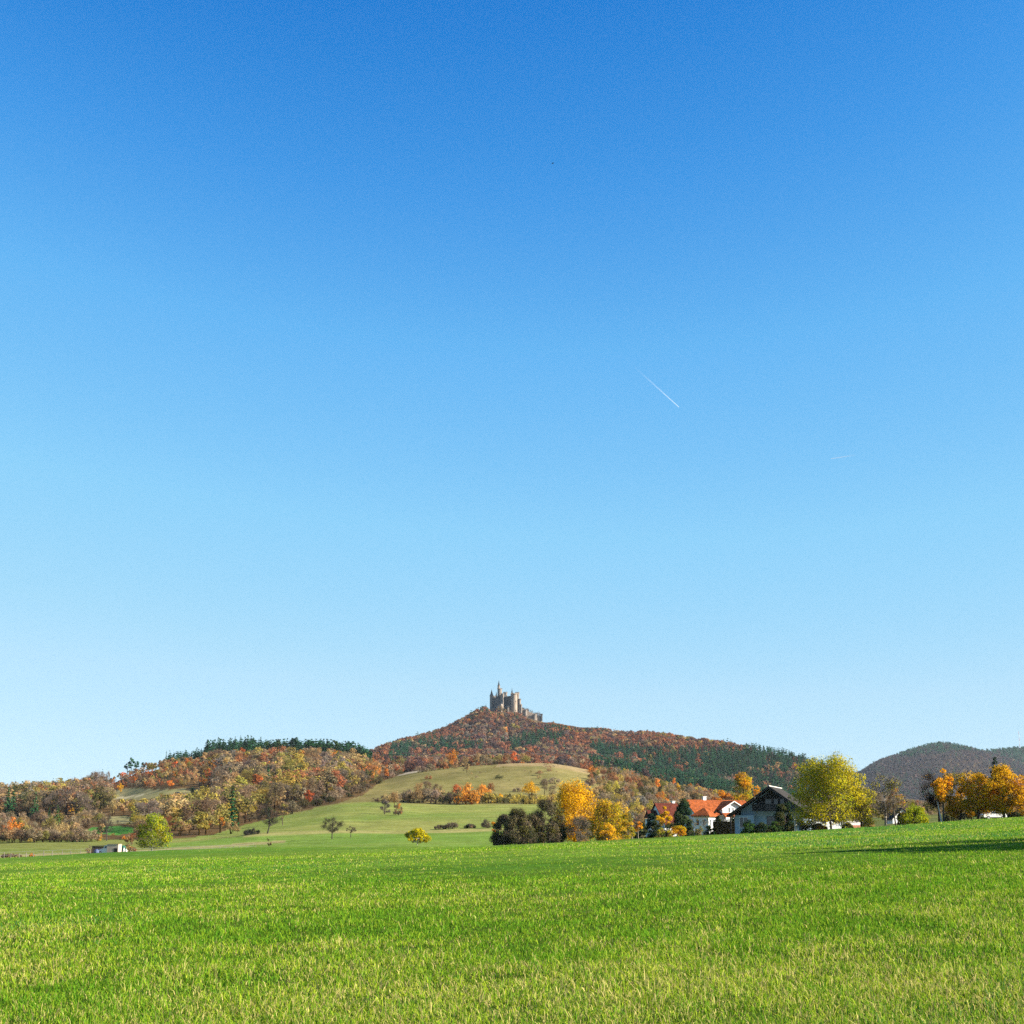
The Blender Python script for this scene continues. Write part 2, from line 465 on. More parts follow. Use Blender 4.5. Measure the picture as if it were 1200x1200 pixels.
def land_cover(x, y, z):
    px, py = proj(x, y, z)
    n1 = fbm(x * 0.03, y * 0.03, 3); n2 = fbm(x * 0.11, y * 0.09, 9); n3 = fbm(x * 0.006, y * 0.006, 21)
    c = np.zeros((len(x), 3))
    def mixc(a, b, t):
        t = np.clip(t, 0, 1)[:, None]
        return np.asarray(a) * (1 - t) + np.asarray(b) * t
    green = mixc((0.030, 0.075, 0.009), (0.075, 0.105, 0.016), n1 * 0.9 + n2 * 0.5 - 0.25)
    nearf = np.clip((y - 30) / 60, 0, 1)
    c[:] = green * (0.8 + 0.95 * nearf)[:, None]  # darkened close by: painted shade for the gaps between blades
    cd = crest_dist(x, y)
    # second green field beyond the rise
    far = y > cd * 1.12
    f2 = mixc((0.100, 0.175, 0.028), (0.165, 0.205, 0.045), n1 * 0.8 + n2 * 0.3 - 0.1)
    c[far] = f2[far]
    # pale meadow left beyond the fence
    lm = far & (px < 190) & (y > 215)
    c[lm] = mixc((0.105, 0.150, 0.030), (0.18, 0.165, 0.050), n1 * 0.8 + n2 * 0.3)[lm]
    # strip of uncut dry grass along the field edge
    edge = 430 + 9 * (n3 - 0.5)
    strip = (np.abs(y - edge) < 9 + 5 * n2) & (px > 285) & (px < 700)
    hill1 = (y > edge) & (y <= 662) & (px > 200)
    c[hill1] = mixc((0.095, 0.158, 0.026), (0.20, 0.20, 0.055), n1 * 0.9 + n2 * 0.6 - 0.2 + np.abs(y - 540) / 500)[hill1]
    c[strip] = mixc((0.27, 0.235, 0.085), (0.20, 0.20, 0.06), n2)[strip]
    d2 = np.abs(py - np.interp(px, [0, 100, 185, 240, 300, 335, 400], [1003.5, 1000.5, 996.5, 993, 988.5, 986, 986]))
    hay = (d2 < 1.6) & (px > -50) & (px < 335) & (y > cd * 1.02) & (y < 420)
    c[hay] = (0.24, 0.21, 0.085)
    # brown rough pasture higher up
    hill2 = (y > 662) & (y < 1700)
    c[hill2] = mixc((0.108, 0.106, 0.028), (0.205, 0.162, 0.062), n1 * 0.6 + n2 * 0.8 - 0.1)[hill2]
    nb = fbm(x * 0.05, y * 0.022, 91)
    c[hill2] = (c * (0.72 + 0.62 * nb[:, None]))[hill2]
    top = hill2 & (y > 930 + 90 * (n3 - 0.5)) & (px > 585 + 40 * (n1 - 0.5))
    c[top] = mixc((0.20, 0.15, 0.06), (0.29, 0.21, 0.105), n1 * 0.6 + n2 * 0.6)[top]
    tr = hill2 & (np.abs(py - np.interp(px, [455, 465, 492], [910.5, 908, 902.7])) < 1.2) & (px > 458) & (px < 494)
    c[tr] = (0.34, 0.275, 0.19)
    scr = (y > 470) & (y < 1300) & (px > np.interp(y, (400, 660, 900, 1300), (700, 690, 705, 720)))
    c[scr] = mixc((0.085, 0.062, 0.03), (0.20, 0.15, 0.065), n2 * 1.2 - 0.1)[scr]
    # litter under the woods
    w = in_left_wood(px, py, y)
    cl, cg = clearing(px, py, y)
    c[w] = mixc((0.07, 0.045, 0.022), (0.14, 0.085, 0.035), n2)[w]
    c[cl & w] = mixc((0.20, 0.19, 0.07), (0.27, 0.22, 0.11), n2)[cl & w]
    c[cl & cg] = (0.06, 0.17, 0.03)
    pth = w & (np.abs(py - np.interp(px, [128, 150, 168], [936, 934.5, 931.5])) < 1.0) & (px > 128) & (px < 168)
    c[pth] = (0.42, 0.35, 0.20)
    deep = y >= 1700
    c[deep] = mixc((0.06, 0.045, 0.025), (0.10, 0.065, 0.035), n2)[deep]
    # gardens at the village edge
    gd = far & (px > 700) & (y < 700)
    c[gd] = mixc((0.07, 0.115, 0.028), (0.15, 0.13, 0.05), n1)[gd]
    return c

uf = np.linspace(-0.43, 0.43, 560)
ue = 0.43 + (1.7 - 0.43) * (np.linspace(0, 1, 26)[1:]) ** 1.6
UG = np.concatenate([-ue[::-1], uf, ue])
YG = np.concatenate([[-120, -80, -50, -30, -18, -9, -3, 1], np.geomspace(4, 26000, 470)])
gy = np.repeat(YG, len(UG)); gx = np.tile(UG, len(YG)) * np.maximum(gy, 70.0)
gzv = ground(gx, gy)
_bump = (fbm(gx * 0.35, gy * 0.35, 5) - 0.5) * 0.10 + (fbm(gx * 0.03, gy * 0.03, 6) - 0.5) * np.clip(gy / 400, 0, 1.2) * 1.2
gzv = gzv + np.where(gy < 1300, _bump, 0)
nu, ny = len(UG), len(YG)
ii = (np.arange(ny - 1)[:, None] * nu + np.arange(nu - 1)[None, :]).ravel()
gf = np.c_[ii, ii + 1, ii + nu + 1, ii + nu]
me = bpy.data.meshes.new('ground')
me.vertices.add(len(gx)); me.vertices.foreach_set('co', np.c_[gx, gy, gzv].astype(np.float32).ravel())
me.loops.add(gf.size); me.loops.foreach_set('vertex_index', gf.astype(np.int32).ravel())
me.polygons.add(len(gf)); me.polygons.foreach_set('loop_start', (np.arange(len(gf)) * 4).astype(np.int32))
me.polygons.foreach_set('use_smooth', np.ones(len(gf), bool))
me.update(calc_edges=True)
cov = land_cover(gx, gy, gzv)
at = me.attributes.new('cover', 'FLOAT_COLOR', 'POINT')
at.data.foreach_set('color', np.c_[cov, np.ones(len(cov))].astype(np.float32).ravel())
m, n, l, o = nmat('meadow_ground')
a = n.new('ShaderNodeAttribute'); a.attribute_name = 'cover'
geo = n.new('ShaderNodeNewGeometry')
col = a.outputs['Color']
for scl, lo, hi in ((9.0, 0.55, 1.35), (1.1, 0.72, 1.25), (0.16, 0.82, 1.18), (1.0, 0.84, 1.14), (0.33, 0.88, 1.12)):
    nz = n.new('ShaderNodeTexNoise'); nz.inputs['Scale'].default_value = scl; nz.inputs['Detail'].default_value = 5
    if scl in (1.0, 0.33):                                # swaths left by mowing and grazing, long across the slope
        mpg = n.new('ShaderNodeMapping'); mpg.inputs['Scale'].default_value = (0.035, 0.42, 0.0); mpg.inputs['Rotation'].default_value = (0, 0, 0.05 if scl == 1.0 else -0.12)
        l.new(geo.outputs['Position'], mpg.inputs['Vector']); l.new(mpg.outputs[0], nz.inputs['Vector'])
    else:
        l.new(geo.outputs['Position'], nz.inputs['Vector'])
    mr = n.new('ShaderNodeMapRange'); mr.inputs['From Min'].default_value = 0.3; mr.inputs['From Max'].default_value = 0.7
    mr.inputs['To Min'].default_value = lo; mr.inputs['To Max'].default_value = hi
    l.new(nz.outputs['Fac'], mr.inputs['Value'])
    mx = n.new('ShaderNodeMix'); mx.data_type = 'RGBA'; mx.blend_type = 'MULTIPLY'; mx.inputs['Factor'].default_value = 1
    l.new(col, mx.inputs['A']); l.new(mr.outputs[0], mx.inputs['B'])
    col = mx.outputs['Result']
d = n.new('ShaderNodeBsdfDiffuse'); l.new(col, d.inputs['Color'])
l.new(d.outputs[0], o.inputs['Surface'])
me.materials.append(m)
g = bpy.data.objects.new('ground', me); COL.objects.link(g)
tag(g, 'rolling green farmland, rough brown pasture and wooded hills', None, kind='structure')

# the air between the camera and the far hills
HAZE = 1.9e-5
bm_ = Geo().box((0, 6000, 145), (16000, 15000, 300))
hz = bm_.obj('haze', [])
zlo, zhi = -30.0, 345.0
hz.data.vertices.foreach_set('co', np.array([(x, y, z) for z in (zlo, zhi) for x, y in ((-9000, -500), (9000, -500), (9000, 30000), (-9000, 30000))], np.float32).ravel())
m, n, l, o = nmat('haze')
pv = n.new('ShaderNodeVolumePrincipled')
pv.inputs['Color'].default_value = (0.80, 0.90, 1.0, 1)
pv.inputs['Density'].default_value = HAZE
pv.inputs['Anisotropy'].default_value = 0.0
l.new(pv.outputs[0], o.inputs['Volume'])
hz.data.materials.append(m)
tag(hz, 'thin blue haze of autumn air over the valley', None, kind='stuff')

# ------------------------------------------------------------------ the young grass of the field: blades past counting
def build_grass(n_tuft=190000, per=4):
    r = np.random.default_rng(11)
    ymin, ymax = 8.0, 236.0
    Y = ymin * (ymax / ymin) ** r.uniform(0, 1, n_tuft * 4)
    half = 0.40 + 4.5 / Y                                              # a few metres of field past both edges of the view
    Y = Y[r.uniform(0, 1, len(Y)) < half / half.max()]
    x = r.uniform(-1, 1, len(Y)) * (0.40 * Y + 4.5)
    cd = crest_dist(x, Y)
    keep = Y < cd * 1.06
    m_ = int(n_tuft * 1.32)
    x, Y = x[keep][:m_], Y[keep][:m_]
    n1 = 0.5 * fbm(x * 0.2, Y * 0.13, 31) + 0.5 * fbm(x * 0.95, Y * 0.6, 36); n2 = fbm(x * 1.3, Y * 0.9, 32); n3 = fbm(x * 0.05, Y * 0.045, 33)
    n4 = fbm(x * 0.55, Y * 0.42, 41)
    dens = 0.35 + 1.25 * n2 - 1.6 * np.clip(0.34 - n4, 0, 1)
    ok = r.uniform(0, 1, len(x)) < np.clip(dens, 0, 1)
    x, Y, n1, n2, n3 = x[ok], Y[ok], n1[ok], n2[ok], n3[ok]
    nt = len(x)
    x = np.repeat(x, per); y = np.repeat(Y, per)
    n1 = np.repeat(n1, per); n2 = np.repeat(n2, per); n3 = np.repeat(n3, per)
    N = nt * per
    spread = 0.05 * (y / 12) ** 0.75
    x = x + r.normal(0, 1, N) * spread; y = y + r.normal(0, 1, N) * spread
    z = ground(x, y) + (fbm(x * 0.35, y * 0.35, 5) - 0.5) * 0.10 - 0.01
    h = r.lognormal(math.log(0.064), 0.38, N) * (0.55 + 0.95 * n2) * (y / 12) ** 0.12
    w = 0.0066 * (y / 12) ** 0.78 * r.uniform(0.7, 1.4, N)
    az = r.uniform(0, 2 * math.pi, N)
    lean = np.abs(r.normal(0.68, 0.36, N))
    facing = r.uniform(0, 2 * math.pi, N)
    dx, dy = np.cos(az), np.sin(az)
    wx, wy = np.cos(facing) * w, np.sin(facing) * w
    base = np.c_[x, y, z]
    wv = np.c_[wx, wy, np.zeros(N)]
    mid = base + np.c_[dx * h * lean * 0.35, dy * h * lean * 0.35, h * 0.58]
    tip = base + np.c_[dx * h * lean * 1.05, dy * h * lean * 1.05, h * (1.0 - 0.28 * lean)]
    V = np.stack([base - wv / 2, base + wv / 2, mid + wv * 0.42, mid - wv * 0.42, tip], 1).reshape(-1, 3)
    i = np.arange(N) * 5
    quads = np.c_[i, i + 1, i + 2, i + 3]; tris = np.c_[i + 3, i + 2, i + 4]
    fresh = np.array((0.078, 0.190, 0.012)); lime = np.array((0.255, 0.325, 0.018)); straw = np.array((0.43, 0.36, 0.12)); blue = np.array((0.045, 0.150, 0.035))
    t = np.clip(r.uniform(-0.36, 0.86, N) + (n1 - 0.5) * 1.5, 0, 1)[:, None]
    c = fresh * (1 - t) + lime * t
    bl = (r.uniform(0, 1, N) < np.clip((n3 - 0.50) * 2.6, 0, 0.65))[:, None]
    c = np.where(bl, blue, c)
    ps = np.clip(0.085 + (n1 - 0.47) * 0.7 + 0.12 * np.clip((24 - y) / 12, 0, 1), 0.03, 0.5)
    st = (r.uniform(0, 1, N) < ps)[:, None]
    c = np.where(st, straw * r.uniform(0.65, 1.15, N)[:, None], c)
    c = c * (r.uniform(0.74, 1.42, N) * (1 + 0.10 * np.clip((y - 25) / 40, 0, 1)))[:, None]
    tipc = c * 1.12 + np.where(st, 0, 1) * np.where((r.uniform(0, 1, N) < ps * 1.6)[:, None], (0.22, 0.13, 0.03), (0.015, 0.01, 0))
    G_ = Geo()
    G_.add(V, quads, c); G_.F.append((tris, 3)); G_.T.append(tipc); G_.M.append(np.zeros(N, np.int32))
    o = G_.obj('grass', M['grass'])
    tag(o, 'young green grass with dry straw coloured tips covering the near field', None, kind='stuff')
build_grass()
# ------------------------------------------------------------------ buildings
def gable_roof(x0, x1, hw, eave, ridge, ov=0.5, th=0.22, y0=0.0):
    """two slabs meeting in a ridge along x; returns two Geo"""
    sl = (ridge - eave) / hw
    ez = eave - sl * ov
    out = []
    for s in (-1, 1):
        a = [(x0, y0 + s * (hw + ov), ez), (x0, y0, ridge), (x0, y0, ridge + th), (x0, y0 + s * (hw + ov), ez + th)]
        out.append(Geo().prism(a, (x1 - x0, 0, 0)))
    return out

def add_window(parent, c, rz, w, h, bars=1, frame='frame_white'):
    """frame proud of the wall with a pane in it; rz turns the outward normal (0,-1)"""
    f = Geo(); t = 0.09
    f.box((-w / 2, 0, 0), (t, 0.10, h)); f.box((w / 2, 0, 0), (t, 0.10, h))
    f.box((0, 0, h / 2 + t / 2), (w + t, 0.10, t)); f.box((0, 0, -h / 2 - t / 2), (w + t + 0.1, 0.16, t))
    for k in range(bars):
        f.box((-w / 2 + w * (k + 1) / (bars + 1), 0.01, 0), (0.06, 0.07, h))
    o = f.obj('window', M[frame], parent, c, rz)
    Geo().box((0, 0.02, 0), (w - t, 0.04, h)).obj('pane', M['glass'], o)
    return o

# --- white house with an orange tiled roof
YA = 325.0
ca = P(816.5, 975, YA)
yawA = math.radians(20)
LA, WA = 15.0, 10.2
ctr = Vector((ca.x, ca.y, 0)) + Matrix.Rotation(yawA, 3, 'Z') @ Vector((LA / 2, WA / 2, 0))
gA = gz(ctr.x, ctr.y) - 0.1
ridA = P(830, 937.3, YA + 6).z - gA - 0.2
eavA = P(814, 953.5, YA).z - gA
hA = thing('white_house', 'white house with bright orange tiled roof and a white cross gable', 'house', (ctr.x, ctr.y, gA), yawA)
wallA = Geo()
wallA.prism([(-LA / 2, -WA / 2, -0.6), (-LA / 2, WA / 2, -0.6), (-LA / 2, WA / 2, eavA), (-LA / 2, 0, ridA - 0.1), (-LA / 2, -WA / 2, eavA)], (LA, 0, 0))
wallA.obj('wall', M['plaster'], hA)
ra = gable_roof(-LA / 2 - 0.45, LA / 2 + 0.45, WA / 2, eavA, ridA, 0.55)
rr = Geo()
for q in ra:
    rr.V += q.V; rr.F += [(([[i + rr.n for i in f] for f in q.F[0][0]]), 0)]; rr.T += q.T; rr.M += q.M; rr.n += q.n
roofA = rr.obj('roof', M['tile_orange'], hA)
ch = Geo().box((-2.6, 0.2, ridA + 0.2), (0.75, 0.7, 1.3)).box((-2.6, 0.2, ridA + 0.92), (0.95, 0.9, 0.14)).obj('chimney', M['plaster'], roofA)
# cross gable
gx0 = 1.6; gw = 2.75; gy0 = -WA / 2 - 0.7
g_e = P(839, 947.0, YA).z - gA; g_r = ridA - 0.25; g_b = P(839, 953.5, YA).z - gA - 0.4
gb = Geo()
gb.prism([(gx0 - gw, gy0, g_b), (gx0 + gw, gy0, g_b), (gx0 + gw, gy0, g_e), (gx0, gy0, g_r - 0.15), (gx0 - gw, gy0, g_e)], (0, WA / 2 - 0.5, 0))
gab = gb.obj('cross_gable', M['plaster'], hA)
sl = (g_r - g_e) / gw
for s in (-1, 1):
    e = 0.5
    pr = [(gx0 + s * (gw + e), gy0 - 0.6, g_e - sl * e), (gx0, gy0 - 0.6, g_r), (gx0, gy0 - 0.6, g_r + 0.2), (gx0 + s * (gw + e), gy0 - 0.6, g_e - sl * e + 0.2)]
    Geo().prism(pr, (0, WA / 2 + 0.4, 0)).obj('gable_roof', M['tile_orange'], gab)
    pb = [(gx0 + s * (gw + e), gy0 - 0.66, g_e - sl * e - 0.12), (gx0, gy0 - 0.66, g_r - 0.12), (gx0, gy0 - 0.66, g_r + 0.08), (gx0 + s * (gw + e), gy0 - 0.66, g_e - sl * e + 0.08)]
    Geo().prism(pb, (0, 0.05, 0)).obj('bargeboard', M['frame_white'], gab)
for k in (-1, 0, 1):
    add_window(hA, (gx0 - 0.1 + k * 0.95, gy0 - 0.03, (g_e + g_b) / 2 + 0.45), 0, 0.42, 1.0, 0, 'frame_white')
# canopy roof strip over the ground floor
cz = P(850, 956.0, YA - 3).z - gA
Geo().prism([(gx0 - gw - 0.2, gy0 + 0.0, cz + 0.55), (gx0 - gw - 0.2, gy0 - 1.9, cz - 0.35), (gx0 - gw - 0.2, gy0 - 1.9, cz - 0.2), (gx0 - gw - 0.2, gy0, cz + 0.75)], (gw * 2 + 1.4, 0, 0)).obj('canopy_roof', M['tile_orange'], hA)
Geo().box((gx0 + 0.5, gy0 - 1.95, cz - 0.52), (gw * 2 + 1.5, 0.08, 0.42)).obj('fascia', M['frame_white'], hA)
Geo().box((gx0 + 0.4, gy0 - 0.9, cz / 2 - 0.5), (gw * 2 + 0.4, 1.5, cz - 0.2)).obj('bay_wall', M['plaster'], hA)
add_window(hA, (gx0 + 0.2, gy0 - 1.69, cz - 1.35), 0, 1.5, 0.9, 1, 'frame_white')
add_window(hA, (-LA / 2 - 0.03, -1.5, eavA - 1.0), -math.pi / 2, 0.9, 1.2, 1, 'frame_white')
# pyramid roofed annexe at the near corner
an = P(826, 970, YA - 2.0)
Rinv = Matrix.Rotation(-yawA, 3, 'Z')
al = Rinv @ Vector((an.x - ctr.x, an.y - ctr.y, 0))
ae = P(826, 955.5, YA - 2).z - gA; ap = P(823, 946.3, YA - 1).z - gA
ax = Geo().lathe([(2.55, -0.6), (2.55, ae)], (al.x, al.y, 0), 4, ph=math.radians(-8)).obj('annexe_wall', M['plaster'], hA)
Geo().lathe([(3.35, ae - 0.3), (3.3, ae - 0.05), (0.06, ap)], (al.x, al.y, 0), 4, ph=math.radians(-8)).obj('annexe_roof', M['tile_orange'], hA)
def annexe_win(k, s):
    a = math.radians(-8) + math.pi / 4 + k * math.pi / 2
    nrm = Vector((math.cos(a), math.sin(a), 0)); tg = Vector((-nrm.y, nrm.x, 0))
    q = Vector((al.x, al.y, 0)) + nrm * (2.55 * math.cos(math.pi / 4) + 0.03) + tg * s
    add_window(hA, (q.x, q.y, ae - 1.55), a + math.pi / 2, 0.8, 1.25, 0, 'frame_white')
for s in (-0.8, 0.8):
    annexe_win(2, s); annexe_win(3, s)

# --- house with the old red roof behind the yellow tree
YC = 352.0
pc = P(781, 975, YC); gC = gz(pc.x, pc.y) - 0.1
hC = thing('red_roofed_house', 'small house with dark weathered red roof behind a bright yellow tree', 'house', (pc.x, pc.y, gC), math.radians(24))
rC = P(781, 942.2, YC).z - gC; eC = rC - 4.2
LC, WC = 5.6, 8.2
Geo().prism([(-LC / 2, -WC / 2, -0.6), (-LC / 2, WC / 2, -0.6), (-LC / 2, WC / 2, eC), (-LC / 2, 0, rC - 0.1), (-LC / 2, -WC / 2, eC)], (LC, 0, 0)).obj('wall', M['plaster'], hC)
rr = Geo()
for q in gable_roof(-LC / 2 - 0.4, LC / 2 + 0.4, WC / 2, eC, rC, 0.9):
    rr.V += q.V; rr.F += [([[i + rr.n for i in f] for f in q.F[0][0]], 0)]; rr.T += q.T; rr.M += q.M; rr.n += q.n
rfC = rr.obj('roof', M['tile_red'], hC)
Geo().box((2.3, 0.4, rC + 0.2), (0.7, 0.7, 0.9)).box((2.3, 0.4, rC + 0.7), (0.95, 0.95, 0.12)).obj('chimney', M['plaster'], rfC)
Geo().prism([(-LC / 2 - 2.6, -1.5, rC - 3.4), (-LC / 2 - 2.6, 1.5, rC - 3.4), (-LC / 2 - 2.6, 0, rC - 1.5)], (2.6, 0, 0)).obj('side_roof', M['tile_red'], hC)
Geo().box((-LC / 2 - 1.2, 0, (rC - 3.5) / 2 - 0.3), (2.2, 2.6, rC - 3.0)).obj('side_wall', M['plaster'], hC)
add_window(hC, (0.2, -WC / 2 - 0.03, eC - 1.2), 0, 1.0, 1.2, 1)

# --- chalet with the dark roof, gable towards the field
YB = 268.0
yawB = math.radians(-21)
apx = P(900.5, 922.5, YB)
gB = gz(apx.x, apx.y) - 0.1
hwB, LB = 6.9, 13.0
fr = Matrix.Rotation(yawB, 3, 'Z') @ Vector((0, LB / 2, 0))
hB = thing('chalet', 'pale blue white chalet with wide dark roof, balcony and shaded front gable', 'house', (apx.x + fr.x, apx.y + fr.y, gB), yawB)
rB = apx.z - gB; eB = rB - hwB * 0.70
yF = -LB / 2
Geo().prism([(-hwB + 1.1, yF + 2.0, -0.6), (hwB - 1.1, yF + 2.0, -0.6), (hwB - 1.1, yF + 2.0, eB + 0.7), (0, yF + 2.0, rB - 0.25), (-hwB + 1.1, yF + 2.0, eB + 0.7)], (0, LB - 3.2, 0)).obj('wall', M['plaster_blue'], hB)
slB = (rB - eB) / hwB
for s in (-1, 1):
    pr = [(s * (hwB + 0.25), yF, eB - 0.18), (0, yF, rB), (0, yF, rB + 0.26), (s * (hwB + 0.25), yF, eB + 0.08)]
    Geo().prism(pr, (0, LB, 0)).obj('roof', M['tile_dark'], hB)
    pb = [(s * (hwB + 0.25), yF - 0.06, eB - 0.36), (0, yF - 0.06, rB - 0.2), (0, yF - 0.06, rB + 0.16), (s * (hwB + 0.25), yF - 0.06, eB)]
    Geo().prism(pb, (0, 0.05, 0)).obj('bargeboard', M['wood_dark'], hB)
rc = Geo()
for k in range(26):
    rc.box((0, yF + 0.25 + k * 0.5, rB + 0.27), (0.34, 0.46, 0.14))
rc.obj('lit_ridge_capping', M['drum_lit_ridge'], hB)  # pale colour paints sunlight along the ridge of the dark roof
# lower left wing roof
xw = -hwB + 2.4
pw = [(-hwB - 0.9, yF - 1.6, eB - 0.55), (-2.4, yF - 1.6, eB + 0.7 * (hwB - 2.4) - 0.35), (-2.4, yF - 1.6, eB + 0.7 * (hwB - 2.4) - 0.1), (-hwB - 0.9, yF - 1.6, eB - 0.3)]
Geo().prism(pw, (0, 3.6, 0)).obj('wing_roof', M['tile_dark'], hB)
Geo().box((-hwB + 2.0, yF + 1.2, eB / 2 - 0.35), (3.6, 1.5, eB + 0.2)).obj('wing_wall', M['plaster_blue'], hB)
Geo().box((-hwB - 0.2, yF - 1.3, eB / 2 - 0.6), (0.22, 0.22, eB + 0.3)).obj('post', M['wood_dark'], hB)
# balcony
bz = P(900, 950, YB).z - gB
bal = Geo().box((0.9, yF + 0.7, bz + 0.05), (8.2, 1.5, 0.2)).obj('balcony', M['wood_dark'], hB)
rl = Geo()
for k in range(34):
    rl.box((-3.1 + k * 0.243, yF - 0.02, bz + 0.62), (0.17, 0.04, 0.95))
rl.box((0.9, yF - 0.02, bz + 1.15), (8.2, 0.12, 0.1))
rl.obj('railing', M['wood_dark'], bal)
# upper gable glazing between dark timbers
tb = Geo()
wy = yF + 1.86
for xx in (-2.6, -1.35, 0.35, 1.5, 2.7):
    hh = min(rB - 0.55 - abs(xx) * slB, 5.9) - bz
    tb.box((xx, wy, bz + hh / 2), (0.22, 0.1, hh))
tb.box((0, wy, bz + 2.35), (7.2, 0.12, 0.2))
tb.obj('timber_frame', M['wood_dark'], hB)
zg = lambda x_: rB - 0.45 - abs(x_) * slB
Geo().prism([(-3.6, yF + 1.93, bz + 0.1), (3.6, yF + 1.93, bz + 0.1), (3.6, yF + 1.93, zg(3.6)), (0, yF + 1.93, zg(0)), (-3.6, yF + 1.93, zg(3.6))], (0, 0.06, 0)).obj('gable_boarding', M['wood_dark'], hB)
Geo().prism([(2.85, yF + 1.88, bz + 1.2), (3.5, yF + 1.88, bz + 1.2), (3.5, yF + 1.88, zg(3.6) - 0.1), (2.85, yF + 1.88, zg(2.95) - 0.3)], (0, 0.04, 0)).obj('gable_panel', M['plaster_blue'], hB)
Geo().prism([(-3.5, yF + 1.88, bz + 1.2), (-2.75, yF + 1.88, bz + 1.2), (-2.75, yF + 1.88, zg(2.85) - 0.3), (-3.5, yF + 1.88, zg(3.6) - 0.1)], (0, 0.04, 0)).obj('gable_panel', M['plaster_blue'], hB)
for xx in (0.92, 2.1):
    add_window(hB, (xx, wy + 0.0, bz + 1.35), 0, 0.8, 1.7, 0, 'frame_dark')
add_window(hB, (-0.5, wy + 0.0, bz + 1.2), 0, 1.2, 1.9, 1, 'frame_dark')
add_window(hB, (0.0, yF + 1.97, bz - 1.75), 0, 1.75, 1.35, 1, 'frame_dark')
add_window(hB, (2.5, yF + 1.97, bz - 2.0), 0, 1.2, 1.9, 0, 'frame_dark')
add_window(hB, (-hwB + 1.9, yF + 0.42, eB - 1.6), 0, 1.6, 1.9, 1, 'frame_white')

# --- long low white house behind the big yellow-green tree
YD = 300.0
pd = P(972, 968, YD); gD = gz(pd.x, pd.y) - 0.2
hD = thing('low_white_house', 'long low white house half hidden behind the big yellow green tree', 'house', (pd.x, pd.y, gD), math.radians(8))
eD = P(972, 957, YD).z - gD; rD = eD + 1.9
Geo().prism([(-7.6, -3.4, -0.6), (-7.6, 3.4, -0.6), (-7.6, 3.4, eD), (-7.6, 0, rD - 0.1), (-7.6, -3.4, eD)], (15.2, 0, 0)).obj('wall', M['plaster'], hD)
rr = Geo()
for q in gable_roof(-8.0, 8.0, 3.4, eD, rD, 0.5):
    rr.V += q.V; rr.F += [([[i + rr.n for i in f] for f in q.F[0][0]], 0)]; rr.T += q.T; rr.M += q.M; rr.n += q.n
rr.obj('roof', M['tile_dark'], hD)
Geo().box((4.0, -4.4, 0.35), (3.2, 1.6, 1.9)).obj('brick_annexe', M['brick'], hD)
Geo().box((6.3, -3.46, 0.55), (1.5, 0.06, 2.0)).obj('garage_door', M['wood_dark'], hD)
for xx in (-5.6, -2.4, 1.6):
    add_window(hD, (xx, -3.44, eD - 1.1), 0, 1.0, 1.1, 1)

# --- little gabled house further right
YF_ = 345.0
pf = P(1048, 962, YF_); gF = gz(pf.x, pf.y) - 0.2
hF = thing('small_gabled_house', 'small pale gabled house seen past the bare tree and the lime bush', 'house', (pf.x, pf.y, gF), math.radians(14))
rF = P(1050, 948, YF_).z - gF; eF = rF - 2.3
Geo().prism([(-2.6, -4, -0.6), (2.6, -4, -0.6), (2.6, -4, eF), (0, -4, rF - 0.1), (-2.6, -4, eF)], (0, 4, 0)).obj('wall', M['plaster'], hF)
for s in (-1, 1):
    pr = [(s * 3.0, -4.4, eF - 0.35), (0, -4.4, rF), (0, -4.4, rF + 0.2), (s * 3.0, -4.4, eF - 0.15)]
    Geo().prism(pr, (0, 4.8, 0)).obj('roof', M['tile_dark'], hF)
add_window(hF, (0, -4.03, eF - 0.2), 0, 0.9, 1.1, 1)

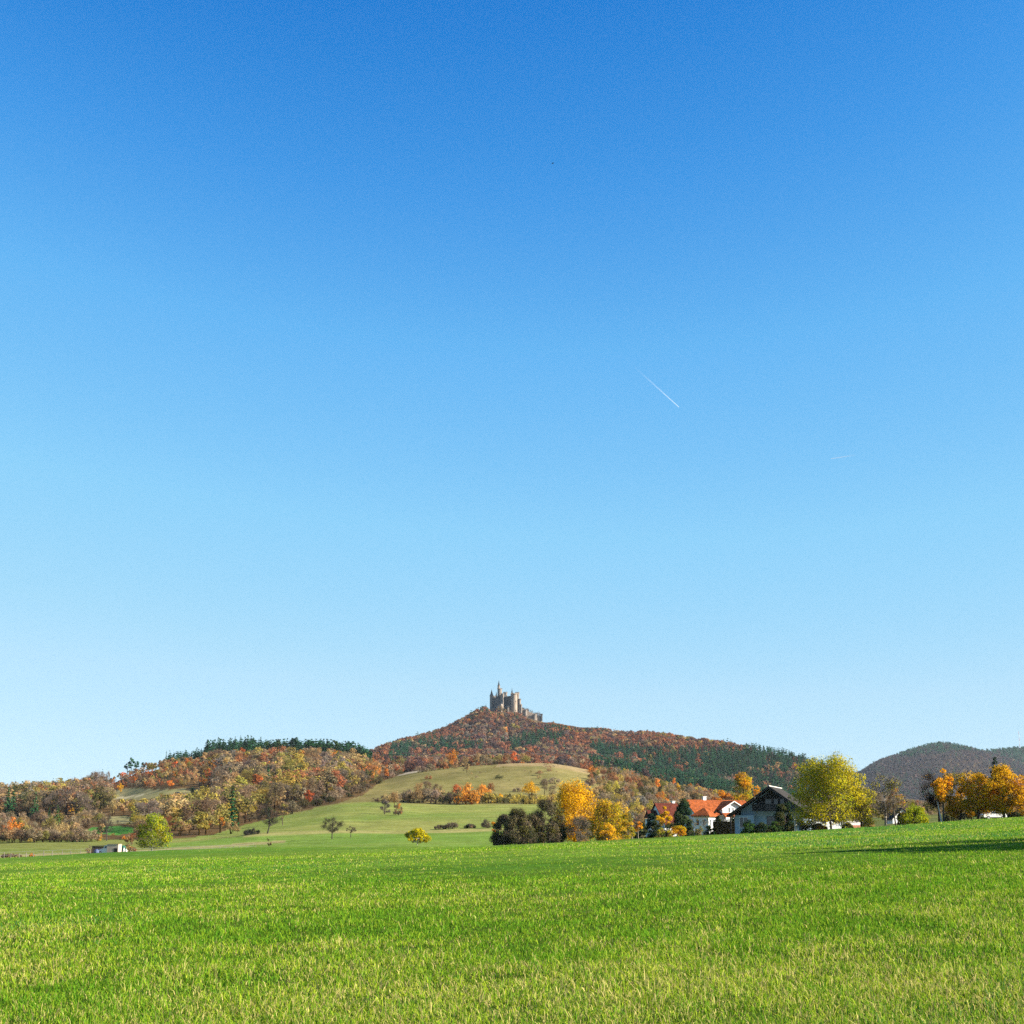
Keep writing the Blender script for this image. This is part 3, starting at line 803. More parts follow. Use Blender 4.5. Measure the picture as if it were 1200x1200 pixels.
# ------------------------------------------------------------------ the castle on its hilltop
YK = 2850.0
def kx(px, py=825): return P(px, py, YK).x
def kz(py, px=590): return P(px, py, YK).z
gK = kz(839)
cK = P(592, 839, YK)
castle = thing('hilltop_castle', 'pale stone castle with pointed towers and spires on the hilltop', 'castle', (cK.x, YK, gK))
def lx(px, py=825): return kx(px, py) - cK.x
def lz(py): return kz(py) - gK
ST_, ST_SHADED = M['stone'], M['stone_shaded']
def battlement(par, x, y, r, z, n=10, mat=None, sq=False):
    g_ = Geo()
    for k in range(n):
        a = 2 * math.pi * k / n
        g_.box((x + r * math.cos(a), y + r * math.sin(a), z + 0.6), (1.1, 1.1, 1.5), rz=a)
    return g_.obj('battlement', mat or ST_, par)
def tower(px, y, r, ytop, ybase=842, n=14, spire=None, mat=None, corbel=True, sq=False, slits=True):
    x = lx(px); z0 = lz(ybase) - 6; z1 = lz(ytop)
    prof = [(r, z0), (r, z1 - 2.4)]
    if corbel: prof += [(r * 1.14, z1 - 1.4), (r * 1.14, z1)]
    else: prof += [(r, z1)]
    k = 4 if sq else n
    t = Geo().lathe(prof, (x, y, 0), k, ph=math.radians(28) if sq else 0).obj('tower', mat or ST_, castle)
    if slits:
        for k_, zz in enumerate(np.arange(z1 - 7, z0 + 16, -9.0)):
            a = (-1.9, -1.1)[k_ % 2]
            Geo().box((x + r * 1.005 * math.cos(a), y + r * 1.005 * math.sin(a), zz), (0.35, 0.9, 2.4), rz=a).obj('window', M['glass'], t)
    if spire:
        zt = lz(spire)
        Geo().lathe([(r * 1.10, z1 + 0.02), (r * 0.80, z1 + (zt - z1) * 0.14), (r * 0.46, z1 + (zt - z1) * 0.45), (r * 0.16, z1 + (zt - z1) * 0.8), (0.12, zt)], (x, y, 0), k, ph=math.radians(28) if sq else 0).obj('spire', M['tile_slate'], t)
    else:
        battlement(t, x, y, r * (1.05 if not sq else 0.8), z1, 10 if not sq else 8, mat)
    return t
def hall(px0, px1, y, dep, ytop0, ytop1, ybase=842, rz=0.0, mat=None, roof=None):
    x0, x1 = lx(px0), lx(px1); zb = lz(ybase) - 6
    o_ = Geo().prism([(x0, y - dep / 2, zb), (x1, y - dep / 2, zb), (x1, y - dep / 2, lz(ytop1)), (x0, y - dep / 2, lz(ytop0))], (0, dep, 0)).obj('hall', mat or ST_SHADED, castle)
    for xx in np.arange(x0 + 2.2, x1 - 1.5, 3.6):
        Geo().box((xx, y - dep / 2 - 0.05, min(lz(ytop0), lz(ytop1)) - 4), (1.0, 0.3, 2.4)).obj('window', M['glass'], o_)
    if roof:
        zr = roof
        Geo().prism([(x0 - 0.4, y - dep / 2 - 0.5, max(lz(ytop0), lz(ytop1)) + 0.05), (x0 - 0.4, y + dep / 2 + 0.5, max(lz(ytop0), lz(ytop1)) + 0.05), (x0 - 0.4, y, max(lz(ytop0), lz(ytop1)) + zr)], (x1 - x0 + 0.8, 0, 0)).obj('hall_roof', M['tile_slate'], o_)
    return o_
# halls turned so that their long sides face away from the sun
def turned_hall(px0, px1, ynear, yfar, dep, ytop0, ytop1, name='hall', mat=None, roof=0.0):
    """a hall whose visible long side runs from (px0, ynear) to (px1, yfar)"""
    a = Vector((lx(px0), ynear, 0)); b = Vector((lx(px1), yfar, 0)); d_ = (b - a).normalized()
    nv = Vector((-d_.y, d_.x, 0))
    zb = lz(842) - 6
    g_ = Geo().prism([(a.x, a.y, zb), (b.x, b.y, zb), (b.x, b.y, lz(ytop1)), (a.x, a.y, lz(ytop0))], tuple(nv * dep))
    o_ = g_.obj(name, mat or ST_SHADED, castle)
    Lh = (b - a).length; rz_ = math.atan2(d_.y, d_.x)
    for t_ in np.arange(3, Lh - 1.5, 5.0):
        q = a + d_ * t_ - nv * 0.05
        ztop = lz(ytop0) + (lz(ytop1) - lz(ytop0)) * t_ / Lh
        for zz in np.arange(lz(829), ztop - 3, 7.0):
            Geo().box((q.x, q.y, zz), (1.1, 0.3, 2.6), rz=rz_).obj('window', M['glass'], o_)
    if roof:
        mid = nv * dep / 2
        e = 0.6
        A = a - d_ * 0.3; zt0, zt1 = lz(ytop0) + 0.05, lz(ytop1) + 0.05
        v = [tuple(A - nv * e + Vector((0, 0, zt0))), tuple(A + nv * (dep + e) + Vector((0, 0, zt0))), tuple(A + mid + Vector((0, 0, zt0 + roof)))]
        B = b - A; B.z = zt1 - zt0
        Geo().prism(v, tuple(B)).obj('hall_roof', M['tile_slate'], o_)
    return o_
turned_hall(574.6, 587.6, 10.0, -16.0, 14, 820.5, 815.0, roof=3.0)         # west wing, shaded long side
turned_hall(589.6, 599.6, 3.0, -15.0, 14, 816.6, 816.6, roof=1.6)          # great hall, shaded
tower(576.0, 8, 3.6, 814.6, spire=807.0, n=8)
tower(578.4, 14, 3.4, 815.4, n=8, slits=False)
tower(581.6, 6, 1.7, 815.0, spire=809.8, n=8, slits=False)
tower(585.6, -2, 4.5, 807.4, n=8, corbel=False)
tower(584.5, -2, 2.4, 803.6, spire=797.0, n=8, slits=False)
tower(588.6, -15, 3.6, 814.0, sq=True)
tower(592.2, 4, 3.6, 811.4, n=6)
tower(600.0, -4, 2.6, 814.0, spire=806.4, n=8)
tower(602.6, -14, 6.2, 813.8, n=18, mat=M['stone_lit'])
tower(606.3, -8, 4.3, 812.2, sq=True)
tower(609.0, -13, 2.3, 820.4, n=8)
tower(610.6, -14, 1.8, 827.0, n=8)
hall(594.8, 596.8, -24, 4, 830, 830, mat=M['stone_lit'], roof=2.2)
turned_hall(582.0, 587.4, -20, -27, 8, 827.5, 826.5, mat=ST_, roof=2.0)
# rampart stepping down the ridge to the right
rp = [(608, 830.0), (613, 832.2), (618, 834.2), (623, 836.4), (628, 839.0), (633.5, 840.0)]
wall_ = Geo(); cren = Geo()
for (a0, t0), (a1, t1) in zip(rp[:-1], rp[1:]):
    x0, x1 = lx(a0), lx(a1)
    wall_.prism([(x0, -10, lz(852)), (x1, -10, lz(852)), (x1, -10, lz(t1)), (x0, -10, lz(t0))], (3, 6, 0))
    for xx in np.arange(x0 + 0.8, x1 - 0.4, 2.4):
        f_ = (xx - x0) / (x1 - x0)
        cren.box((xx, -9.6, lz(t0) * (1 - f_) + lz(t1) * f_ + 0.55), (1.2, 0.8, 1.2))
ram = wall_.obj('rampart', M['stone_lit'], castle)
cren.obj('crenellation', M['stone_lit'], ram)
tower(626.6, -12, 3.4, 838.0, n=10, slits=False)
tower(634.4, -10, 2.0, 837.8, n=8, slits=False, mat=ST_SHADED)
tower(616.0, -12, 2.6, 833.0, n=10, slits=False)

# ------------------------------------------------------------------ vehicles, fences, mast, sky traces
def make_car(name, label, cat, loc, rz, paint, group=None):
    t = thing(name, label, cat, loc, rz, group)
    prof = [(-2.1, 0.42), (-2.12, 0.78), (-1.95, 0.92), (-1.15, 1.0), (-0.45, 1.42), (0.95, 1.46), (1.75, 1.02), (2.1, 0.95), (2.14, 0.45)]
    b = Geo().prism([(x, -0.84, z) for x, z in prof], (0, 1.68, 0)).obj('body', paint, t)
    gl = Geo()
    for s in (-1, 1):
        gl.prism([(-0.95, s * 0.85, 1.02), (1.45, s * 0.85, 1.04), (0.9, s * 0.85, 1.38), (-0.42, s * 0.85, 1.35)], (0, s * 0.012, 0))
    gl.prism([(-1.13, -0.7, 1.03), (-0.47, -0.66, 1.40), (-0.47, 0.66, 1.40), (-1.13, 0.7, 1.03)], (-0.02, 0, 0.02))
    gl.obj('windows', M['glass'], t)
    for x in (-1.3, 1.3):
        for s in (-1, 1):
            g_ = Geo().tube([(x, s * 0.66, 0.32), (x, s * 0.88, 0.32)], 0.32, 14)
            w = g_.obj('wheel', M['rubber'], t)
            Geo().tube([(x, s * 0.885, 0.32), (x, s * 0.90, 0.32)], 0.19, 10).obj('rim', M['steel'], w)
    return t
def at(px, Y, dz=0.0):
    u = (px - 600) / F0
    x = u * Y / 1.0
    for _ in range(4):
        z = gz(x, Y); q = proj(x, Y, z)[0]; x += (px - float(q)) * Y / F0
    return Vector((x, Y, gz(x, Y) + dz))

make_car('parked_car', 'white car parked on the clearing below the rust coloured wood', 'car', at(178.2, 805), math.radians(12), M['metal_white'])
make_car('parked_car', 'dark car parked on the track beside yellow roadside bushes', 'car', at(207.5, 850), math.radians(4), M['metal_dark'])
make_car('parked_car', 'white car parked under the orange leaved trees at the field edge', 'car', at(1163.5, 236), math.radians(14), M['metal_white'])

# white van with a pale box body
YV = 268.0
vq = at(121, YV)
def vloc(px, py): return P(px, py, YV)
tv = thing('box_van', 'white van with sloping bonnet and pale box body by the fence', 'van', (vq.x, vq.y, vloc(121, 1001).z), math.radians(-10))
sc_ = YV / F0
cabp = [(-0.9, 0.25), (-0.95, 0.62), (-0.55, 0.86), (0.30, 1.05), (0.62, 1.58), (1.05, 1.66), (1.05, 0.25)]
Geo().prism([(x * 1.0 - 0.1, -0.62, z) for x, z in cabp], (0, 1.3, 0)).obj('cab', M['metal_white'], tv)
Geo().prism([(0.42, -0.635, 1.08), (0.86, -0.635, 1.08), (0.86, -0.635, 1.5), (0.60, -0.635, 1.5)], (0, 0.012, 0)).obj('window', M['glass'], tv)
Geo().box((2.08, 0.03, 1.03), (2.2, 1.5, 1.5)).obj('box_body', M['panel_beige'], tv)
Geo().box((2.08, 0.03, 1.81), (2.3, 1.6, 0.05)).obj('box_roof', M['panel_beige'], tv)
Geo().box((2.72, -0.735, 0.72), (0.72, 0.02, 0.72)).obj('rear_opening', M['rubber'], tv)
for x in (-0.35, 1.5, 2.7):
    for s in (-1, 1):
        w = Geo().tube([(x, 0.03 + s * 0.5, 0.28), (x, 0.03 + s * 0.66, 0.28)], 0.28, 12).obj('wheel', M['rubber'], tv)
        Geo().tube([(x, 0.03 + s * 0.665, 0.28), (x, 0.03 + s * 0.68, 0.28)], 0.16, 10).obj('rim', M['steel'], w)
# green trailer
q = P(141, 1000.5, YV + 3)
tt = thing('trailer', 'small trailer under a dark green cover beside the box van', 'trailer', (q.x, q.y, q.z), math.radians(-6))
Geo().prism([(-0.75, -0.6, 0.4), (0.75, -0.6, 0.4), (0.75, -0.6, 1.25), (0.45, -0.6, 1.5), (-0.75, -0.6, 1.42)], (0, 1.2, 0)).obj('cover', M['tarp_green'], tt)
Geo().box((0, 0, 0.35), (1.55, 1.25, 0.12)).obj('chassis', M['steel'], tt)
for s in (-1, 1):
    Geo().tube([(0.1, s * 0.62, 0.26), (0.1, s * 0.74, 0.26)], 0.26, 12).obj('wheel', M['rubber'], tt)
# bluish covered stack in front of the van
q = P(113, 1001.5, YV - 1)
o_ = Geo().lathe([(0.42, 0), (0.46, 0.45), (0.38, 0.8), (0.12, 0.98)], (0, 0, 0), 9).obj('covered_barrel', M['tarp_blue'], None, (q.x, q.y, q.z))
tag(o_, 'barrel under a blue grey cover at the nose of the white van', 'barrel')
for k, (px, h_, lab) in enumerate([(144.8, 1.15, 'taller pale barrel standing next to the green trailer'), (147.6, 0.95, 'shorter pale barrel standing at the end of the parked row')]):
    q = P(px, 1000.8, YV + 1)
    o_ = Geo().lathe([(0.17, 0), (0.22, 0.1), (0.22, h_ * 0.7), (0.1, h_ * 0.82), (0.08, h_)], (0, 0, 0), 10).obj('plastic_drum', M['drum_lit_ridge'], None, (q.x, q.y, q.z))
    tag(o_, lab, 'barrel')
# dark shed behind
q = at(116.5, YV + 9)
ts = thing('field_shed', 'low dark timber shed with flat roof behind the white van', 'shed', (q.x, q.y, P(116, 1000, YV + 9).z), 0.1)
Geo().box((0, 0, 0.65), (2.6, 2.0, 1.3)).obj('wall', M['wood_dark'], ts)
Geo().prism([(-1.5, -1.2, 1.31), (1.5, -1.2, 1.40), (1.5, -1.2, 1.50), (-1.5, -1.2, 1.41)], (0, 2.4, 0)).obj('roof', M['tile_slate'], ts)

# pasture fences: posts joined by thin wires
def fence(name, label, spots, hgt=1.1, th=0.12, wires=(0.5, 0.95)):
    t = thing(name, label, 'fence', spots[0])
    b0 = Vector(spots[0])
    for p in spots:
        q = Vector(p) - b0
        k = hgt * random.uniform(0.85, 1.15)
        Geo().tube([(q.x, q.y, q.z - 0.3), (q.x + random.uniform(-.06, .06), q.y, q.z + k)], [th / 2, th / 2.4], 6, (0.95, 0.9, 0.8)).obj('post', M['wood_old'], t)
    for wz in wires:
        Geo().tube([tuple(Vector(p) - b0 + Vector((0, 0, wz))) for p in spots], 0.010, 4, cap=False).obj('wire', M['steel'], t)
    return t
def fence_line(pts, n, jit=0.0):
    out = []
    pts = np.asarray(pts, float)
    s = np.linspace(0, 1, len(pts))
    for k in range(n):
        f = k / (n - 1)
        px = np.interp(f, s, pts[:, 0]) + random.uniform(-jit, jit); Y = np.interp(f, s, pts[:, 1])
        out.append(tuple(at(px, Y)))
    return out
fence('pasture_fence', 'weathered pasture fence crossing the pale meadow towards the box van', fence_line([(-14, 205), (40, 212), (106, 240)], 13, 1.2), 0.85, 0.14)
fence('pasture_fence', 'low post fence on the strip of dry grass right of the lime green tree', fence_line([(152, 268), (220, 290), (298, 318)], 20, 1.5), 0.7, 0.13)

# radio mast on the farthest hill
q = P(1195.8, 884, 8000); tp = P(1192.2, 857, 8000)
mh = tp.z - q.z
mast = thing('radio_mast', 'thin red and white lattice radio mast on the farthest hill', 'mast', (q.x, q.y, q.z))
for k in range(7):
    z0, z1 = mh * k / 7, mh * (k + 1) / 7
    r0, r1 = 1.5 - 1.1 * k / 7, 1.5 - 1.1 * (k + 1) / 7
    g_ = Geo()
    for a in range(3):
        c0 = (r0 * math.cos(a * 2.094), r0 * math.sin(a * 2.094), z0); c1 = (r1 * math.cos(a * 2.094), r1 * math.sin(a * 2.094), z1)
        c2 = (r1 * math.cos((a + 1) * 2.094), r1 * math.sin((a + 1) * 2.094), z1)
        g_.tube([c0, c1], 0.28, 4); g_.tube([c0, c2], 0.16, 4)
    g_.obj('mast_section', M['mast_red' if k % 2 == 0 else 'mast_white'], mast)
Geo().tube([(0, 0, mh), (0, 0, mh + 6)], 0.15, 5).obj('antenna', M['mast_white'], mast)

# contrails
def contrail(label, a, b, rad, fade, dens):
    n_ = 40
    pts = np.array([np.array(a) * (1 - t) + np.array(b) * t for t in np.linspace(0, 1, n_)])
    mid = pts[n_ // 2]
    rr_ = rad * (0.35 + 1.0 * np.linspace(1, 0.25, n_))
    g_ = Geo().tube(pts - mid, rr_, 8)
    m_, n, l, o = nmat('ice_cloud')
    at_ = n.new('ShaderNodeAttribute'); at_.attribute_name = 'thick'
    tr_ = n.new('ShaderNodeBsdfTransparent'); df = n.new('ShaderNodeBsdfDiffuse'); tl = n.new('ShaderNodeBsdfTranslucent')
    df.inputs['Color'].default_value = (0.95, 0.95, 0.95, 1); tl.inputs['Color'].default_value = (0.95, 0.95, 0.95, 1)
    m1 = n.new('ShaderNodeMixShader'); m1.inputs[0].default_value = 0.5
    l.new(df.outputs[0], m1.inputs[1]); l.new(tl.outputs[0], m1.inputs[2])
    m2 = n.new('ShaderNodeMixShader')
    l.new(at_.outputs['Fac'], m2.inputs[0]); l.new(tr_.outputs[0], m2.inputs[1]); l.new(m1.outputs[0], m2.inputs[2])
    l.new(m2.outputs[0], o.inputs['Surface'])
    ob = g_.obj('contrail', m_, None, tuple(mid))
    th = np.repeat((np.linspace(0, 1, n_) ** fade) * dens, 8)
    k_ = ob.data.attributes.new('thick', 'FLOAT', 'POINT')
    k_.data.foreach_set('value', th.astype(np.float32))
    tag(ob, label, 'contrail')
contrail('longer bright white contrail slanting down across the blue sky', P(738, 425, 27000), P(795.5, 477, 26000), 11.0, 1.8, 0.30)
contrail('short faint white contrail lying almost level in the lower sky', P(1004, 533, 34000), P(974, 537.5, 34000), 12.0, 1.0, 0.42)

# a bird far up
q = P(647.5, 191.5, 330)
bt = thing('soaring_bird', 'small dark bird soaring high in the clear blue sky', 'bird', tuple(q), math.radians(25))
body = Geo().tube([(-0.26, 0, 0), (-0.16, 0, 0.02), (0, 0, 0.03), (0.14, 0, 0.02), (0.22, 0, 0.0), (0.38, 0, 0)], [0.015, 0.05, 0.075, 0.06, 0.03, 0.045], 8)
for s in (-1, 1):
    body.prism([(-0.10, s * 0.05, 0.03), (0.10, s * 0.05, 0.03), (0.12, s * 0.34, 0.10), (0.02, s * 0.62, 0.08), (-0.05, s * 0.36, 0.10)], (0, 0, 0.012))
body.obj('body', M['dark_feather'], bt)
# ------------------------------------------------------------------ vegetation
def unit(v):
    return v / (np.linalg.norm(v, axis=-1, keepdims=True) + 1e-9)

def leaf_quads(r, pos, nrm, size, asp=0.7):
    n = len(pos)
    t = unit(np.cross(nrm, r.normal(0, 1, (n, 3))))
    b = np.cross(nrm, t)
    s = (size * r.uniform(0.65, 1.35, n))[:, None]
    V = np.stack([pos - t * s * 0.5, pos + b * s * asp * 0.5, pos + t * s * 0.5, pos - b * s * asp * 0.5], 1).reshape(-1, 3)
    F = np.arange(n * 4).reshape(n, 4)
    return V, F

def slivers(r, a, d, length, width):
    """long thin twig triangles"""
    n = len(a)
    s = unit(np.cross(d, r.normal(0, 1, (n, 3)))) * np.asarray(width).reshape(-1, 1) / 2
    tip = a + d * np.asarray(length).reshape(-1, 1)
    V = np.stack([a - s, a + s, tip], 1).reshape(-1, 3)
    return V, np.arange(n * 3).reshape(n, 3)

def crown_clumps(r, H, R, base, n, shape='round', lop=0.0):
    """clump centres and radii filling an uneven crown"""
    z0 = H * base; zc = (z0 + H) / 2; rz = (H - z0) / 2
    c, cr = [], []
    lobe = r.uniform(0, 6.283, 4)
    while len(c) < n:
        if shape == 'dome':
            f = r.uniform(0, 1) ** 1.25; a = r.uniform(0, 6.283); k = math.sqrt(max(0, 1 - f * f)) * r.uniform(0.35, 1) ** 0.5
            cc_ = min(R, H) * r.uniform(0.25, 0.42)
            c.append((math.cos(a) * k * R * 0.86, math.sin(a) * k * R * 0.86, z0 + cc_ * 0.75 + f * (H - z0 - cc_ * 1.7))); cr.append(cc_)
            continue
        if shape == 'oak':
            f = r.uniform(0, 1); a = r.uniform(0, 6.283)
            k = math.sqrt(max(0.02, 1 - ((f - 0.38) / 0.66) ** 2)) * r.uniform(0.12, 1) ** 0.5
            k *= 1 + 0.17 * math.sin(2 * a + lobe[0] + 2 * f) + 0.16 * math.sin(3 * a + lobe[1] - 4 * f) + 0.12 * math.sin(9 * f + lobe[2])
            cc_ = min(R, rz) * r.uniform(0.20, 0.38)
            c.append((math.cos(a) * k * R * 0.9, math.sin(a) * k * R * 0.9, z0 + cc_ * 0.6 + f * (H - z0 - cc_ * 1.4) * (1 + 0.07 * math.sin(3 * a + lobe[3])))); cr.append(cc_)
            continue
        d = unit(r.normal(0, 1, 3)); q = d * r.uniform(0.35, 0.86) ** 0.6
        zz = zc + q[2] * rz * 0.9
        f = (zz - z0) / (H - z0)
        if shape == 'round': k = 1.0
        elif shape == 'cone': k = max(0.12, 1.25 * (1 - f))
        elif shape == 'egg': k = 1.15 - 0.55 * f
        elif shape == 'dome': k = 1.08 if f < 0.4 else 1.0
        elif shape == 'fan': k = 0.62 + 0.55 * f
        else: k = 1.0
        a = math.atan2(q[1], q[0]); k *= 1 + 0.13 * math.sin(2 * a + lobe[0] + 2.2 * f) + 0.12 * math.sin(3 * a + lobe[1] - 3 * f) + 0.08 * math.sin(5 * f * 3 + lobe[2])
        zz = min(H - 0.02 * H, zz * (1 + 0.06 * math.sin(3 * a + lobe[3])))
        c.append((q[0] * R * 0.86 * k + lop * R * f, q[1] * R * 0.86 * k, zz))
        cr.append(min(R, rz) * r.uniform(0.20, 0.42))
    return np.array(c), np.array(cr)

def foliage(g, r, c, cr, n, size, cols, centre, R, flat=0.75, mat=0, hollow=0.35, dense=None):
    """leaf sized quads gathered in clumps; cols: list of colours, one picked per clump and softened per leaf"""
    w = cr ** 2; w = w / w.sum()
    idx = r.choice(len(c), n, p=w)
    d = unit(r.normal(0, 1, (n, 3)))
    rad = r.uniform(hollow, 1.0, n) ** 0.6
    pos = c[idx] + d * (cr[idx] * rad)[:, None] * np.array((1, 1, flat))
    nr = unit(0.55 * d + 0.45 * unit(pos - centre) + 0.75 * r.normal(0, 1, (n, 3)) * 0.6)
    V, F = leaf_quads(r, pos, nr, size)
    cols = np.asarray(cols, float)
    cc = cols[r.integers(0, len(cols), len(c))][idx]
    alt = cols[r.integers(0, len(cols), n)]
    t = r.uniform(0, 0.55, n)[:, None]
    cc = cc * (1 - t) + alt * t
    cl = r.uniform(0.82, 1.18, len(c))[idx]
    cc = cc * (cl * r.uniform(0.75, 1.25, n))[:, None]
    g.add(V, F, cc, mat)

def limbs(g, r, H, base, c, r0, tint, mat=0, stems=1, spread=0.0, n=6, every=1):
    """trunk with limbs reaching for the clumps"""
    tops = []
    for s in range(stems):
        a = r.uniform(0, 6.28); off = np.array((math.cos(a), math.sin(a), 0)) * spread * (0.3 if stems > 1 else 0)
        top = np.array((off[0] * 2.5 + r.normal(0, 0.03 * H), off[1] * 2.5 + r.normal(0, 0.03 * H), H * (base + (1 - base) * 0.55)))
        midp = off + (top - off) * 0.5 + r.normal(0, 0.018 * H, 3) * (1, 1, 0)
        pts = [off + (0, 0, -0.25), off + (0, 0, 0.12), midp, top]
        rs = [r0 * 1.35, r0 * 1.05, r0 * 0.72, r0 * 0.25]
        g.tube(pts, np.array(rs) / (1 if stems == 1 else 1.35), n, tint, mat)
        tops.append((off, midp, top))
    for k, q in enumerate(c[::every]):
        off, midp, top = tops[k % len(tops)]
        f = np.clip((q[2] * 0.72 - off[2]) / max(top[2], .1), 0.25, 0.98)
        a = (off + (midp - off) * 2 * f) if f < 0.5 else midp + (top - midp) * (2 * f - 1)
        m_ = a * 0.45 + q * 0.55 + np.array((0, 0, -0.05 * H)) + r.normal(0, 0.015 * H, 3)
        rr = r0 * (0.42 - 0.22 * f)
        g.tube([a, m_, q], [rr, rr * 0.6, rr * 0.18], 5, tint, mat, cap=False)

def bare_twigs(g, r, c, cr, per, tint, mat=0, width=0.03, up=0.35):
    n = len(c) * per
    idx = np.repeat(np.arange(len(c)), per)
    d = unit(r.normal(0, 1, (n, 3)) + np.array((0, 0, up)))
    st = c[idx] + r.normal(0, 0.35, (n, 3)) * cr[idx][:, None]
    V, F = slivers(r, st, d, cr[idx] * r.uniform(0.5, 1.25, n), width * r.uniform(0.6, 1.4, n))
    t = np.asarray(tint) * r.uniform(0.7, 1.35, n)[:, None]
    g.add(V, F, t, mat)

BARK = (0.085, 0.065, 0.050); BARK_PALE = (0.42, 0.38, 0.32); TWIG = (0.105, 0.085, 0.070)

# ---- pixel footprint of everything that stands near, so that hidden far trees are not built
OCC = np.zeros((1200, 1200), bool)
def occupy(px0, px1, py0, py1, ell=True):
    xs = np.arange(max(0, int(px0)), min(1200, int(px1) + 1)); ys = np.arange(max(0, int(py0)), min(1200, int(py1) + 1))
    if len(xs) == 0 or len(ys) == 0: return
    X, Y = np.meshgrid(xs, ys)
    if ell:
        k = ((X - (px0 + px1) / 2) / ((px1 - px0) / 2 + .3)) ** 2 + ((Y - (py0 + py1) / 2) / ((py1 - py0) / 2 + .3)) ** 2 < 0.8
    else: k = np.ones(X.shape, bool)
    OCC[Y[k], X[k]] = True
for b_ in ((803, 872, 938, 985), (865, 935, 924, 985), (765, 792, 944, 985)):
    occupy(*b_, ell=False)

def plant(name, label, cat, px, Y, top, wpx, form='round', base=0.3, n=4000, leaf=0.3, cols=((0.2, 0.15, 0.02),), clumps=22,
          bark=BARK, trunk=None, stems=1, spread=0.5, bare=0, lop=0.0, group=None, seed=0, flat=0.78, twig=0.03, minz=None, depth=1.0, gap=0.35, needle=False, occ=True):
    """one near tree or shrub: trunk and crown as its parts, size and place taken from where it stands"""
    r = np.random.default_rng(seed + int(px) * 13 + int(Y))
    if form == 'dome': clumps = max(clumps, 22)
    p = at(px, Y)
    tz = P(px, top, Y).z
    H = max(0.6, tz - p.z); R = wpx / 2 * (Y / F0) * 1.0
    t = thing(name, label, cat, (p.x, p.y, p.z - 0.03), 0.0, group)
    c, cr = crown_clumps(r, H * 0.93, R, base, clumps, form, lop)
    cr = np.minimum(cr, R * 0.6)
    zs = (c[:, 2] + cr * flat * 0.9).max(); c[:, 2] *= H * 0.985 / zs                   # fill the height and width it has in the place
    ex = np.sort(np.abs(c[:, 0] - lop * R * 0.5) + cr * 0.85)[-3:].mean(); c[:, :2] *= min(1.5, max(0.7, R / ex))
    if minz is not None:
        c[:, 2] = np.maximum(c[:, 2], minz)
    c[:, 1] *= depth
    r0 = trunk or max(0.035, 0.016 * H + 0.02 * R)
    tg_ = Geo(); limbs(tg_, r, H * 0.95, base, c, r0, bark, 0, stems, spread)
    if bare:
        bare_twigs(tg_, r, c, cr, bare, TWIG if bark == BARK else np.asarray(bark) * 0.5, 0, twig)
    tg_.obj('trunk', M['bark'], t)
    if n:
        g_ = Geo(); foliage(g_, r, c, cr, n, leaf, cols, np.array((lop * R * .5, 0, H * (base + 1) / 2)), R, flat, 0, gap)
        g_.obj('crown', M['needle'] if needle else M['leaf'], t)
    if occ: occupy(px - wpx / 2, px + wpx / 2, top, float(proj(p.x, p.y, p.z)[1]))
    return t

def conifer(name, label, cat, px, Y, top, wpx, cols, n=5000, leaf=0.3, base=0.04, seed=0, group=None, power=0.85, occ=True):
    r = np.random.default_rng(seed + int(px) * 7)
    p = at(px, Y); H = P(px, top, Y).z - p.z; R = wpx / 2 * (Y / F0)
    t = thing(name, label, cat, (p.x, p.y, p.z - 0.03), 0.0, group)
    Geo().tube([(0, 0, -0.3), (0, 0, H * 0.5), (0, 0, H * 0.97)], [0.02 * H, 0.012 * H, 0.02], 7, BARK).obj('trunk', M['bark'], t)
    g_ = Geo(); needles(g_, r, H, R, base, n, leaf, cols, power)
    g_.obj('crown', M['needle'], t)
    if occ: occupy(px - wpx / 3, px + wpx / 3, top, float(proj(p.x, p.y, p.z)[1]))
    return t

def needles(g, r, H, R, base, n, leaf, cols, power=0.85, whorls=None):
    """drooping tiers of sprays"""
    whorls = whorls or max(7, int(H / 0.75))
    wz = base + (1 - base) * (np.arange(whorls) / whorls)
    rad = R * (1 - (wz - base) / (1 - base)) ** power
    nb = np.maximum(5, (10 * rad / R).astype(int))
    A, Z, L = [], [], []
    for k in range(whorls):
        a0 = r.uniform(0, 6.28)
        for j in range(nb[k]):
            A.append(a0 + 6.283 * j / nb[k] + r.normal(0, .15)); Z.append(wz[k] * H + r.normal(0, .01 * H)); L.append(rad[k] * r.uniform(0.72, 1.12))
    A, Z, L = map(np.array, (A, Z, L))
    w = L / L.sum(); i = r.choice(len(A), n, p=w)
    f = r.uniform(0.12, 1, n) ** 0.65
    d = np.c_[np.cos(A[i]), np.sin(A[i]), np.zeros(n)]
    side = np.c_[-np.sin(A[i]), np.cos(A[i]), np.zeros(n)]
    pos = d * (L[i] * f)[:, None] + side * (r.normal(0, 0.10, n) * L[i] * (1.1 - 0.6 * f))[:, None]
    pos[:, 2] = Z[i] + H * 0.02 - 0.28 * L[i] * f ** 1.4 + 0.10 * L[i] * f ** 4 + r.normal(0, 0.012 * H, n)
    nr = unit(np.c_[0.45 * d[:, :2], np.full(n, 0.75)] + 0.45 * r.normal(0, 1, (n, 3)))
    V, F = leaf_quads(r, pos, nr, leaf, 0.55)
    cols = np.asarray(cols, float)
    cc = cols[r.integers(0, len(cols), len(A))][i] * r.uniform(0.75, 1.25, n)[:, None]
    g.add(V, F, cc)

